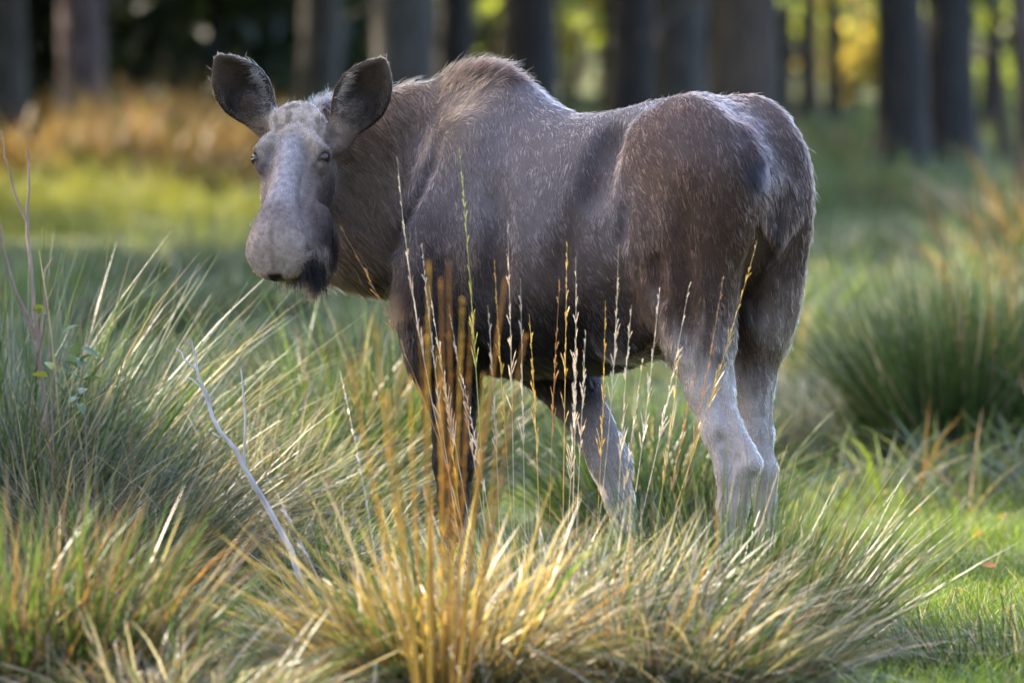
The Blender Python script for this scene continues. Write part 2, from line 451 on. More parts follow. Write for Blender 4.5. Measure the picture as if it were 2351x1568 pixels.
# unseen trees added: one shades the animal, the ring dims low sky light
tree(rt, (-11.2, 8.2, float(gz(-11.2, 8.2))), .28, H=17, bark='brown', r=4.8, z0=6.5, nl=6500, label='unseen spreading tree added to shade the moose', limbs=7)
for k in range(22):
    a = R(-200 + k * 10.5 + rt.uniform(-3, 3)); q = rt.uniform(17, 23) if k % 2 else rt.uniform(25, 31)
    x, y = 0 + math.cos(a) * q * 1.15, -22 + math.sin(a) * q
    if y > -8 and x < 0: continue
    tree(rt, (x, y, float(gz(x, y))), rt.uniform(.16, .26), H=rt.uniform(14, 19), bark=['brown', 'grey', 'dark'][k % 3], r=4.6, z0=2.6, nl=2300, leafsize=.5, label='tall unseen tree added to dim the low sky light', group='unseen trees added to dim the low sky light', limbs=4)

# ---- undergrowth: saplings and bushes between and behind the trunks
def bush(rng, base, r, h, leaf, nl, size, label, group, name='bush', cat='bush', stems=4, conic=False, bark='brown'):
    root = link(name, None, label=label, cat=cat, group=group, loc=base)
    nc = 14
    cz = rng.uniform(.15, 1, nc) * h
    prof = (1.05 - cz / h) if conic else np.sin(np.clip(cz / h, .15, .95) * np.pi) ** .5
    an = rng.uniform(0, 2 * np.pi, nc); rr = r * prof * np.sqrt(rng.random(nc))
    cc = np.stack([np.cos(an) * rr, np.sin(an) * rr, cz], 1)
    i = rng.integers(0, nc, nl)
    if conic:
        z = h * (1 - np.sqrt(rng.random(nl))) ** .9; a = rng.uniform(0, 2 * np.pi, nl); q = r * (1.02 - z / h) * rng.random(nl) ** .4
        pts = np.stack([np.cos(a) * q, np.sin(a) * q, z + .1 - q * .15], 1)
    else:
        pts = cc[i] + unit(rng.normal(0, 1, (nl, 3))) * rng.random((nl, 1)) ** .5 * r * .42
    pts[:, 2] = np.maximum(pts[:, 2], .05)
    base = np.asarray(base, float)
    col_ = LEAFCOL[leaf] * rng.lognormal(0, .3, (nl, 1))
    lv = leaf_quads(rng, pts, size, col_)
    link('foliage', fast_mesh('foliage', lv[0], lv[1], False, {'Col': lv[2]}), LEAFM, root)
    vs, fs, o = [], [], 0
    if conic: tgt = [np.array([0, 0, h * .97])]
    else: tgt = [cc[j] for j in rng.choice(nc, stems, replace=False)]
    for t in tgt:
        v, f = tube(np.array([[0, 0, -.15], t * np.array([.35, .35, .5]), t]), np.array([.05, .035, .01]) * (1.6 if conic else .8), 6)
        vs.append(v); fs.append(f + o); o += len(v)
    link('stem', fast_mesh('stem', np.concatenate(vs), np.concatenate(fs), True), BARK[bark], root)
for px, Y, h, r in ((290, 66, 6.5, 1.9), (400, 72, 7.5, 2.1), (500, 64, 6, 1.8), (590, 70, 7, 2.0), (665, 75, 7, 2.2), (60, 72, 7, 2.1), (-80, 66, 6, 1.9), (120, 80, 8, 2.3), (345, 84, 8, 2.3), (450, 82, 8, 2.3), (560, 84, 8, 2.4), (800, 74, 6, .7), (870, 84, 6, .8), (1000, 80, 6, .6), (1170, 82, 5, .3), (1470, 76, 6, .45), (1520, 84, 6, .6), (1630, 78, 6, .7), (1690, 70, 5, .5), (1600, 90, 7, .9), (2120, 72, 5, .35), (2150, 80, 5, .4)):
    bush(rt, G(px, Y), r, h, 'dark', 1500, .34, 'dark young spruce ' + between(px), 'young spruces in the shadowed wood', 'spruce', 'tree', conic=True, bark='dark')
for k, (px, Y, h, r, lf) in enumerate(((1120, 78, 2.2, .9, 'lime'), (1315, 80, 2.0, 1.0, 'autumn'), (1340, 92, 3.2, 1.4, 'lime'), (1800, 84, 3.4, 1.2, 'lime'), (1840, 95, 3.6, 1.6, 'oak'), (1965, 78, 2.0, 1.0, 'autumn'),
                                   (1985, 90, 3.4, 1.5, 'lime'), (2080, 88, 3.2, 1.4, 'oak'), (2260, 76, 3.2, 1.4, 'lime'), (2330, 70, 2.6, 1.2, 'oak'), (2230, 66, 1.6, .8, 'lime'), (2420, 82, 3.4, 1.6, 'oak'),
                                   (1260, 105, 4, 1.8, 'oak'), (2150, 104, 4, 1.9, 'lime'), (1900, 112, 4.5, 2, 'lime'))):
    p = G(px, Y)
    bush(rt, p, r, h, lf, 900 if lf == 'oak' else 420, .22, {'lime': 'yellow green', 'oak': 'green', 'autumn': 'yellow'}[lf] + (' low' if h < 2.3 else ' tall' if h > 3.5 else '') + ' bush ' + between(px), 'bushes in the wood')
# ---- the depth of the wood: one mass of leaves
n = 60000
y = rt.uniform(128, 175, n); x = rt.uniform(-75, 60, n); z = rt.random(n) ** 1.5 * 17
hole = vnoise(np.stack([x, y * .3, z], 1), .22, 31)
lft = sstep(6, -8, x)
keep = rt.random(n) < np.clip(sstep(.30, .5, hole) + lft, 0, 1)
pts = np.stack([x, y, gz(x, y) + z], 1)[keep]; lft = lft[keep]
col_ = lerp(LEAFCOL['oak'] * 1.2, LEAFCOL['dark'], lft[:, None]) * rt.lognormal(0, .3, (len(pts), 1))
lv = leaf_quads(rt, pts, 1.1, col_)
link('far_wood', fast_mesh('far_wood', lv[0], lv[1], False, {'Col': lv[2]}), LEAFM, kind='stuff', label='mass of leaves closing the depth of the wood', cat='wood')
# ------------------------------------------------------------------ tussocks
def tussock(seed, px, Y, n, height, rad, spread, pal, width, label, group=None, lean=(0, 0), bend=(.1, .6), segs=5, name='grass_tussock', cat='grass tussock', hj=(.45, 1.1), sq=1.0):
    rng = np.random.default_rng(seed)
    b = G(px, Y)
    root = link(name, None, label=label, cat=cat, group=group, loc=b)
    rr = rad * np.sqrt(rng.random(n)); an = rng.uniform(0, 2 * np.pi, n)
    off = np.stack([np.cos(an) * rr, np.sin(an) * rr * sq], 1)
    x, y = b[0] + off[:, 0], b[1] + off[:, 1]
    r0 = np.stack([off[:, 0], off[:, 1], gz(x, y) - b[2] - .02], 1)
    ln = off / rad * spread + rng.normal(0, .27, (n, 2)) + np.asarray(lean)
    L = height * rng.uniform(hj[0], hj[1], n)
    bc, tc = mixcol(rng, n, pal)
    v = blades(rng, r0, ln, L, width * rng.uniform(.6, 1.3, n), rng.uniform(bend[0], bend[1], n) ** 1.3, bc, tc, segs, kink=.22)
    if Y < 8:                                         # matted dead thatch round the foot
        m = n // 3
        ra = rad * 1.25 * np.sqrt(rng.random(m)); a3 = rng.uniform(0, 2 * np.pi, m)
        o3 = np.stack([np.cos(a3) * ra, np.sin(a3) * ra * sq], 1)
        r3 = np.stack([o3[:, 0], o3[:, 1], gz(b[0] + o3[:, 0], b[1] + o3[:, 1]) - b[2] + rng.uniform(0, .10, m)], 1)
        b3, t3 = mixcol(rng, m, [(2, *STRAW), (2, *GREY), (2, *BROWN), (1, *PALE), (.6, *RUST)])
        v3 = blades(rng, r3, rng.normal(0, 1.5, (m, 2)), height * rng.uniform(.25, .6, m), width * rng.uniform(.8, 1.5, m), rng.uniform(.2, .7, m), b3, t3, segs, kink=.4)
        v = merge([v, v3])
    link('blades', fast_mesh('blades', v[0], v[1], False, {'Col': v[2]}), GRASS, root, kind='stuff')
    return root

T = {}
# in front of the animal
T['gold'] = tussock(1, 1010, -3.9, 1200, .70, .22, .5, [(5, *GOLD), (3, *STRAW), (.8, *RUST), (2.4, *GREEN), (1.5, *DEEP)], .0095, 'golden curling tussock of moor grass below the chest of the moose', bend=(.1, 1.2))
T['straw'] = tussock(2, 1340, -2.8, 1700, .60, .32, .5, [(3, *STRAW), (5, *PALE), (3, *GREEN), (4, *DEEP), (.7, *RUST), (1.5, *GREY)], .0085, 'pale straw and green tussock below the belly of the moose', lean=(.15, 0), bend=(.0, .8))
T['rush'] = tussock(3, 1690, -2.0, 1500, .70, .26, .8, [(7, *DEEP), (3, *GREEN), (1, *STRAW), (.8, *RUST), (1, *GREY)], .0052, 'dark green rush tussock fanning out in front of the hind legs', lean=(.16, 0), bend=(.0, .25))
T['rush2'] = tussock(4, 1580, -3.5, 1100, .54, .28, .65, [(4, *DEEP), (1.4, *RUST), (2, *STRAW), (2.4, *GREY), (1, *BROWN), (1, *PALE), (2, *GREEN)], .0085, 'brownish rush tussock in front of the dark green one', lean=(.25, 0), bend=(.1, .9))
T['left'] = tussock(5, 800, -2.6, 600, .40, .26, .7, [(4, *GREEN), (2, *STRAW), (1.4, *GOLD), (3, *BLUE)], .0075, 'thin green and straw tussock around the foot of the dead twig', lean=(-.15, 0), bend=(.1, .8))
T['lf1'] = tussock(6, 90, -4.0, 1600, .70, .30, .42, [(5, *DEEP), (3, *BROWN), (1.4, *RUST), (3, *GREEN), (.7, *STRAW)], .008, 'brown green rush tussock in front of the grey green ones', lean=(.08, 0), bend=(.0, .5))
T['lf2'] = tussock(7, 400, -4.6, 800, .42, .26, .65, [(3, *DEEP), (3, *BROWN), (1.5, *STRAW), (3, *GREEN), (1.2, *PALE), (1, *GREY)], .009, 'low brown tussock with broken straw beside the brown green one', lean=(.15, 0), bend=(.1, 1.2))
T['seed'] = tussock(8, 1230, -1.1, 1500, .46, .30, .45, [(3, *GREEN), (3, *LIME), (3.5, *STRAW), (2.5, *GOLD), (1, *BLUE), (1, *PALE)], .0058, 'sunlit yellow green tussock with tall seed stems before the fore legs', bend=(.0, .6), sq=.6)
T['seed2'] = tussock(9, 1500, -1.4, 1000, .42, .26, .45, [(2, *GREEN), (3, *STRAW), (2, *DEEP), (2, *RUST), (1, *PALE)], .0058, 'straw tussock between the fore legs and the hind legs', lean=(.15, 0), bend=(.0, .7), sq=.6)
T['hind'] = tussock(10, 1800, -1.3, 500, .48, .22, .55, [(3, *DEEP), (2, *GREEN), (1.5, *STRAW), (1, *RUST)], .0045, 'thin rush tussock at the hooves of the hind legs', lean=(.12, 0), bend=(.0, .3))
T['fleft'] = tussock(11, 900, -1.2, 750, .38, .26, .55, [(3, *GREEN), (3, *STRAW), (1.5, *GOLD), (2, *BLUE)], .0055, 'low green tussock in front of the chest of the moose', lean=(-.12, 0), bend=(.1, .9))
# beside and behind the animal, left
gl_pal = [(4, *BLUE), (3, *DEEP), (2, *GREEN), (1.4, *STRAW), (1.2, *GREY)]
T['g1'] = tussock(12, 40, 2.4, 1400, 1.3, .30, .38, gl_pal, .0065, 'grey green rush tussock around the brown weed stalks', lean=(.08, 0))
T['g2'] = tussock(13, 250, 1.8, 1500, .85, .32, .6, [(3, *BLUE), (3, *GREY), (2, *BROWN), (1.5, *STRAW), (2, *DEEP)], .0065, 'collapsed grey brown rush tussock next to the grey green one', lean=(.25, 0), bend=(.2, 1.0))
T['g3'] = tussock(14, 400, 3.2, 1200, .85, .28, .42, gl_pal, .0065, 'blue green rush tussock between the collapsed one and the muzzle', lean=(.0, 0))
T['g4'] = tussock(15, 590, 3.0, 1800, .75, .26, .5, [(3, *GREEN), (3, *STRAW), (2, *PALE), (2, *LIME)], .0065, 'pale streaked tussock under the muzzle of the moose', lean=(.28, 0), bend=(.1, .7))
T['g5'] = tussock(16, 850, 5.2, 1700, 1.05, .30, .4, [(4, *DEEP), (3, *GREEN), (1.5, *BROWN), (1, *STRAW)], .008, 'deep green rush tussock behind the chest of the moose')
T['g6'] = tussock(17, 1500, 4.2, 1600, .66, .30, .42, [(4, *DEEP), (3, *GREEN), (1, *STRAW)], .0075, 'dark green tussock seen under the belly of the moose')
T['g7'] = tussock(18, 700, 2.0, 1200, .42, .26, .6, [(3, *GREEN), (2, *LIME), (2, *STRAW), (2, *PALE)], .006, 'low bright green tussock below the bell of the moose', lean=(.2, 0), bend=(.2, .9))
T['g8'] = tussock(24, 150, 4.2, 900, 1.1, .30, .36, gl_pal, .0075, 'tall grey green rush tussock behind the brown weed stalks', lean=(.05, 0))
T['g9'] = tussock(25, 330, 5.4, 700, .85, .30, .40, [(4, *BLUE), (2, *GREEN), (2, *STRAW), (1.5, *GREY), (1, *DEEP)], .0075, 'tall pale rush tussock in the meadow left of the muzzle', lean=(.06, 0))
T['g10'] = tussock(26, 540, 6.0, 900, .62, .28, .45, [(4, *BLUE), (3, *GREEN), (1.5, *PALE), (1, *DEEP)], .0075, 'blue green rush tussock standing behind the pale streaked one', lean=(.1, 0))
# right
T['r1'] = tussock(19, 2200, 10.2, 2300, 1.0, .26, .44, [(8, *DEEP), (3, *GREEN), (.5, *STRAW), (.8, *BROWN)], .0085, 'big dark green rush tussock standing alone right of the hind legs', bend=(.0, .35))
T['r2'] = tussock(20, 2345, 10.8, 1200, 1.0, .26, .30, [(4, *DEEP), (3, *GREEN), (1.5, *GOLD), (1, *STRAW)], .008, 'tall golden and green tussock touching the big dark green one', bend=(.0, .4))
T['r3'] = tussock(22, 1890, 12, 700, .60, .24, .5, [(3, *BLUE), (2, *PALE), (2, *STRAW)], .008, 'sparse pale tussock behind the hind legs of the moose', lean=(.15, 0))
T['r4'] = tussock(23, 2330, -2.0, 600, .28, .35, .6, [(4, *DEEP), (2, *GREEN), (1, *STRAW)], .004, 'low thin rushes growing in the bright turf', lean=(-.1, 0), bend=(.0, .3))
# rusty grass before the wood
for k, (px, Y, h) in enumerate(((70, 52, .75), (150, 50, .7), (235, 52, .9), (320, 50, .95), (400, 53, 1.0), (470, 50, .95), (540, 52, .9), (290, 56, .9), (440, 47, .7), (370, 58, 1.0), (520, 57, .9))):
    tussock(40 + k, px, Y, 240, h, .42, .5, [(6, *RUST), (2, *GOLD), (2, *BROWN), (1, *GREEN)], .020, ('tall ' if h > .92 else 'low ' if h < .8 else '') + 'rusty tussock ' + between(px), 'rusty tussocks before the wood', lean=(.12, 0), bend=(.1, .7), segs=4)
for k, (px, Y, h) in enumerate(((1880, 50, .5), (2000, 46, .4), (2290, 38, .7), (2400, 34, .9), (1920, 56, .5), (2330, 26, .8))):
    tussock(60 + k, px, Y, 300, h, .40, .5, [(3, *RUST), (2, *BLUE), (3, *GREEN), (2, *STRAW)], .02, ('tall ' if h > .65 else 'low ') + 'brown green tussock ' + between(px), 'tussocks near the leaning trunks', lean=(.05, 0), bend=(.1, .7), segs=4)
# loose tussocks breaking up the shaded meadow
for k, (px, Y, h) in enumerate(((-20, 13, .5), (110, 19, .5), (230, 14, .42), (330, 24, .55), (450, 17, .45), (560, 26, .5), (620, 12, .45), (160, 29, .5), (420, 31, .5), (690, 20, .5))):
    tussock(80 + k, px, Y, 420, h, .34, .6, [(5, *BLUE), (3, *GREEN), (2, *DEEP), (1, *GREY), (.7, *STRAW)], .014, 'loose blue green tussock in the shaded meadow behind the muzzle of the moose', 'tussocks in the shaded meadow behind the muzzle', lean=(.05, 0), bend=(.2, 1.0), segs=4)
for k, (px, Y, h) in enumerate(((1900, 22, .45), (2010, 28, .5), (2080, 18, .4), (2230, 24, .55), (2330, 18, .6), (1960, 34, .5), (2150, 34, .5))):
    tussock(95 + k, px, Y, 380, h, .34, .6, [(6, *BLUE), (3, *GREEN), (1, *DEEP), (1, *STRAW), (.8, *PALE)], .015, 'loose pale green tussock in the meadow between the leaning trunks and the dark tussock', 'tussocks in the open meadow', lean=(.05, 0), bend=(.2, 1.0), segs=4)
# ------------------------------------------------------------------ the moose: one continuous surface, grown from blended volumes
YAW = R(42)
BF = np.array([-math.cos(YAW), math.sin(YAW), 0])     # towards the animal's head
BL = np.array([-math.sin(YAW), -math.cos(YAW), 0])    # towards its left flank
BZ = np.array([0, 0, 1.0])
TAIL = np.array([0.768, -0.45, 0])
def B(u, lat, z): return TAIL + BF * u + BL * lat + BZ * z

PRIMS = []     # (sdf, lo, hi, blend, flow, length, colour, kind)

def add_prim(fn, lo, hi, k, flow, ln, colr):
    PRIMS.append(dict(fn=fn, lo=np.asarray(lo) - k - .03, hi=np.asarray(hi) + k + .03, k=k,
                      flow=unit(flow), ln=ln, col=np.asarray(colr, float)))

def cone(a, b, ra, rb, k, flow, ln, colr):
    a, b = np.asarray(a, float), np.asarray(b, float)
    ab = b - a; L2 = ab @ ab
    def fn(P):
        t = np.clip(((P - a) @ ab) / L2, 0, 1)
        return np.linalg.norm(P - a - t[..., None] * ab, axis=-1) - (ra + (rb - ra) * t)
    add_prim(fn, np.minimum(a - ra, b - rb), np.maximum(a + ra, b + rb), k, flow, ln, colr)

def chain(pts, k, flow, ln, colr):
    for i in range(len(pts) - 1):
        (a, ra), (b, rb) = pts[i], pts[i + 1]
        cs = colr if not callable(colr) else colr(i)
        fl = flow if flow is not None else np.asarray(b) - np.asarray(a)
        cone(a, b, ra, rb, k, fl, ln, cs)

def ell(c, ax, rad, k, flow, ln, colr):
    """ax: two direction hints (third = cross), rad: three radii"""
    c = np.asarray(c, float)
    e0 = unit(ax[0]); e1 = unit(np.asarray(ax[1]) - (np.asarray(ax[1]) @ e0) * e0); e2 = np.cross(e0, e1)
    M = np.stack([e0, e1, e2], 1); rad = np.asarray(rad, float)
    def fn(P):
        q = (P - c) @ M
        k0 = np.linalg.norm(q / rad, axis=-1); k1 = np.linalg.norm(q / rad ** 2, axis=-1)
        return k0 * (k0 - 1) / np.maximum(k1, 1e-6)
    m = rad.max()
    add_prim(fn, c - m, c + m, k, flow, ln, colr)

def loft_fn(o, a, s, n, st, shift=0.0):
    """st rows: t, n_top, n_bottom, half width, taper[, lateral offset]"""
    st = [list(r) + [0] * (6 - len(r)) for r in st]
    st = np.array(st, float)
    tt = np.linspace(st[0, 0], st[-1, 0], 241)
    ker = np.hanning(17); ker /= ker.sum()
    tab = []
    for j in range(1, 6):
        v = np.interp(tt, st[:, 0], st[:, j])
        v = np.convolve(np.pad(v, 8, mode='edge'), ker, 'valid')
        tab.append(v)
    o = np.asarray(o, float)
    def fn(P):
        q = P - o
        t = q @ a; y = q @ s; z = q @ n
        tc = np.clip(t, tt[0], tt[-1])
        top, bot, w, tp, off = [np.interp(tc, tt, v) for v in tab]
        c = (top + bot) / 2; h = (top - bot) / 2
        v = np.clip((z - c) / h, -1.3, 1.3)
        ww = w * (1 - tp * v)
        yy = y - off; zz = z - c
        k0 = np.sqrt((yy / ww) ** 2 + (zz / h) ** 2)
        k1 = np.sqrt((yy / ww ** 2) ** 2 + (zz / h ** 2) ** 2)
        d = k0 * (k0 - 1) / np.maximum(k1, 1e-5)
        dt = np.abs(t - tc)
        return np.where(dt > 0, np.sqrt(np.maximum(d, 0) ** 2 + dt ** 2), d)
    return fn

def loft(o, a, s, n, st, k, flow, ln, colr):
    fn = loft_fn(o, a, s, n, st)
    pts = []
    for r in st:
        off = r[5] if len(r) > 5 else 0
        w = r[3] * (1 + abs(r[4])) * 1.05
        for y in (-w + off, w + off):
            for z in (r[1], r[2]):
                pts.append(np.asarray(o) + a * r[0] + s * y + n * z)
    pts = np.array(pts)
    add_prim(fn, pts.min(0), pts.max(0), k, flow, ln, colr)

# coat colours (reflectance)
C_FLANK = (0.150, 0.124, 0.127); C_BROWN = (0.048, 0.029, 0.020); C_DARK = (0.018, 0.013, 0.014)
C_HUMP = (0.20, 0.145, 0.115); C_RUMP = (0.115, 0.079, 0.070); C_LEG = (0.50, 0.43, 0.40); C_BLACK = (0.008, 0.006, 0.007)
C_NECK = (0.13, 0.088, 0.062); C_FACE = (0.29, 0.228, 0.21); C_POLL = (0.50, 0.39, 0.32); C_EAR = (0.13, 0.092, 0.07)
BACKDOWN = -BF * .5 - BZ * .85
DOWN = np.array([0.08, 0, -1.0])

# trunk
loft(TAIL, BF, BL, BZ, [
    (-.07, 1.42, 1.22, .07, 0), (-.02, 1.51, 1.13, .14, 0), (.05, 1.59, 1.06, .19, 0), (.15, 1.65, .99, .225, 0),
    (.256, 1.677, .93, .235, .05), (.44, 1.648, .85, .235, .05), (.55, 1.622, .82, .25, .05), (.66, 1.605, .795, .275, .05),
    (.77, 1.606, .79, .29, .10), (.88, 1.642, .782, .288, .22), (1.0, 1.725, .778, .265, .38), (1.10, 1.765, .785, .25, .46),
    (1.20, 1.765, .80, .235, .46), (1.30, 1.74, .85, .205, .4), (1.40, 1.68, .96, .165, .3), (1.48, 1.58, 1.08, .12, .1),
    (1.54, 1.42, 1.22, .05, 0)], .02, BACKDOWN, .028, C_FLANK)
# shoulders, upper arms
for sd in (1, -1):
    ell(B(1.12, .15 * sd, 1.24), (BZ * 1 + BF * -.12, BL), (.36, .085, .165), .09, -BF * .35 - BZ, .034, C_FLANK)
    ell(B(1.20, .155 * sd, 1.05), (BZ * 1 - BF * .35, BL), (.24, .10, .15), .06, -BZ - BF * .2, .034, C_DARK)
# haunches
for sd in (1, -1):
    ell(B(.155, (.145 if sd > 0 else .135) * sd, 1.36), (BZ + BF * .10, BL), (.31, .125 if sd > 0 else .11, .235), .07, -BF * .45 - BZ * .8, .03, C_RUMP)
    ell(B(.27, .14 * sd, 1.51), (BF, BL), (.12, .08, .08), .10, -BF * .8 - BZ * .4, .03, C_RUMP)
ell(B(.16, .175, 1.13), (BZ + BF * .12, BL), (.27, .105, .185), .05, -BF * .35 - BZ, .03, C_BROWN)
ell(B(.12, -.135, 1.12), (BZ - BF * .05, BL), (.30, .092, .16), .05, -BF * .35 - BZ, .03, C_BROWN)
# near hind leg
NH = [(W(1592, 690, -.50), .130), (W(1606, 780, -.53), .102), (W(1630, 890, -.56), .073), (W(1656, 990, -.60), .056),
      (W(1682, 1078, -.63), .052)]
chain(NH[:3], .05, None, .026, C_BROWN); chain(NH[2:], .03, None, .018, C_LEG)
cone(W(1672, 950, -.62), W(1728, 1062, -.68), .024, .030, .03, (0.3, 0, -1), .018, C_LEG)          # heel tendon and point of hock
chain([(W(1684, 1085, -.63), .050), (W(1678, 1160, -.61), .040), (W(1676, 1270, -.60), .038), (W(1673, 1370, -.60), .044),
       (W(1664, 1430, -.62), .042)], .025, None, .014, C_LEG)
cone(W(1722, 1075, -.67), W(1700, 1190, -.63), .026, .020, .03, None or (0, 0, -1), .014, C_LEG)
# far hind leg
FH = [(W(1742, 640, -.30), .115), (W(1738, 750, -.30), .085), (W(1730, 870, -.30), .064), (W(1738, 990, -.33), .046), (W(1750, 1078, -.36), .042)]
chain(FH[:3], .05, None, .026, C_BROWN); chain(FH[2:], .03, None, .018, C_LEG)
chain([(W(1754, 1082, -.36), .045), (W(1757, 1160, -.35), .033), (W(1755, 1290, -.34), .032), (W(1752, 1380, -.34), .04), (W(1746, 1436, -.36), .038)],
      .025, None, .014, C_LEG)
# near fore leg
NF = [(W(1010, 720, .17), .135), (W(1022, 800, .15), .118), (W(1040, 890, .14), .085), (W(1043, 1000, .13), .064), (W(1043, 1060, .125), .066),
      (W(1041, 1140, .125), .047), (W(1040, 1270, .13), .040), (W(1040, 1350, .13), .048), (W(1032, 1408, .12), .042)]
chain(NF[:3], .05, None, .026, C_DARK); chain(NF[2:], .025, None, .016, C_DARK)
# far fore leg, trailing
FFm = [(W(1235, 790, .36), .125), (W(1312, 890, .30), .088), (W(1380, 1015, .23), .062), (W(1398, 1060, .21), .062), (W(1420, 1140, .18), .046),
      (W(1450, 1270, .13), .038), (W(1466, 1350, .11), .046), (W(1464, 1412, .09), .042)]
chain(FFm[:2], .05, None, .026, C_DARK); chain(FFm[1:3], .03, None, .02, (.15, .12, .115)); chain(FFm[2:], .025, None, .016, (.36, .31, .30))
cone(W(1422, 1040, .24), W(1438, 1075, .22), .03, .024, .02, (.5, 0, -1), .03, C_DARK)
# loose skin between belly and stifle, groin
ell(B(.40, .13, .99), (BF - BZ * .7, BL), (.20, .055, .11), .05, BACKDOWN, .03, C_BROWN)
ell(B(.40, -.13, .99), (BF - BZ * .7, BL), (.20, .055, .11), .05, BACKDOWN, .03, C_BROWN)
# tail
chain([(W(1694, 325, -.50), .058), (W(1722, 362, -.55), .050), (W(1744, 405, -.57), .026)], .025, None, .055, (.05, .042, .046))

# neck, bent round to the animal's left
N0, N1 = W(1030, 430, .44), W(735, 435, .53)
na = unit(N1 - N0); ns = unit(np.cross(na, BZ)); nn = np.cross(ns, na)
if ns[1] > 0: ns = -ns
nL = float(np.linalg.norm(N1 - N0))
NECKF = np.array([.62, -.1, -.75])
loft(N0, na, ns, nn, [(-.14, .30, -.34, .14, .2), (0, .345, -.36, .185, .35), (.13, .325, -.345, .175, .38), (nL * .68, .30, -.325, .155, .35),
                      (nL, .275, -.285, .13, .25), (nL + .06, .23, -.22, .11, .1), (nL + .12, .14, -.10, .05, 0)], .028, NECKF, .055, C_NECK)
ell(W(860, 560, .44), (na, BZ), (.17, .12, .10), .06, NECKF, .06, C_NECK)
ell(B(1.30, .03, 1.02), (BZ, BL), (.20, .13, .14), .08, -BZ, .045, C_DARK)

# head
HO, HN = W(684, 243, .30), W(617, 573, -.03)
ha = unit(HN - HO)
PSI = R(17)
hr = np.array([math.cos(PSI), -math.sin(PSI), -.02]); hr = unit(hr - (hr @ ha) * ha)
hn = np.cross(ha, hr)
if hn[1] > 0: hn = -hn
HL = float(np.linalg.norm(HN - HO))
def H(t, y, n): return HO + ha * t + hr * y + hn * n
UPFACE = -ha
loft(HO, ha, hr, hn, [
    (-.035, -.045, -.13, .045, 0), (0, .0, -.19, .080, 0), (.05, .016, -.23, .098, .05), (.11, .012, -.245, .104, .08), (.16, .004, -.25, .106, .14),
    (.205, -.004, -.25, .102, .22), (.26, -.010, -.24, .090, .32), (.31, -.012, -.222, .079, .30), (.36, -.004, -.20, .076, .12),
    (.405, .010, -.185, .082, -.02), (.45, .018, -.176, .091, -.10), (.50, .010, -.172, .096, -.14), (.535, -.014, -.166, .094, -.10), (.568, -.052, -.152, .078, 0),
    (.588, -.09, -.132, .04, 0)], .02, UPFACE, .011, C_FACE)
# flat bridge of the nose, standing proud of the cheeks
loft(HO, ha, hr, hn, [(.08, .010, -.04, .035, 0), (.14, .020, -.04, .046, .1), (.22, .018, -.05, .047, .15), (.30, .012, -.05, .045, .15), (.38, .014, -.05, .056, .05), (.45, .016, -.06, .066, 0), (.49, .0, -.06, .05, 0)],
     .022, UPFACE, .011, C_FACE)
for sd in (1, -1):
    ell(H(.176, .094 * sd, -.044), (ha, hr), (.050, .032, .042), .022, UPFACE, .011, C_FACE)             # orbit
    ell(H(.138, .076 * sd, -.004), (ha * .6 + hr * sd * .5, hn), (.050, .024, .026), .020, UPFACE, .013, C_POLL)     # brow bone
    ell(H(.168, .110 * sd, -.022), (ha * .35 + hn * -.1 + hr * sd * .2, hr), (.014, .019, .024), .010, UPFACE, .008, (.06, .045, .04))    # upper lid
    ell(H(.200, .104 * sd, -.030), (ha * .2 - hn, hr), (.016, .012, .009), .010, UPFACE, .008, C_FACE)    # lower lid
    ell(H(.24, .072 * sd, -.075), (ha, hr), (.075, .022, .030), .03, UPFACE, .012, C_FACE)               # cheek bone
    ell(H(.22, .055 * sd, -.15), (ha, hr), (.14, .045, .09), .04, UPFACE + hn * -.3, .016, C_FACE)       # jaw muscle
    ell(H(.505, .056 * sd, -.085), (ha, hr), (.050, .042, .050), .025, UPFACE, .010, C_FACE)             # nostril pad
    ell(H(.548, .040 * sd, -.128), (ha, hr), (.026, .036, .030), .02, UPFACE, .010, C_FACE)              # upper lip
ell(H(.050, 0, -.006), (ha, hr), (.07, .080, .030), .03, UPFACE, .02, C_POLL)
ell(H(.48, 0, -.185), (ha, hr), (.065, .05, .035), .03, UPFACE, .018, C_BLACK)                            # chin
ell(W(735, 555, .13), (BZ, hr), (.12, .05, .06), .04, (.05, 0, -1), .05, C_BLACK)                        # throat into the bell
cone(W(730, 590, .11), W(722, 640, .10), .033, .016, .03, (.0, 0, -1), .085, C_BLACK)

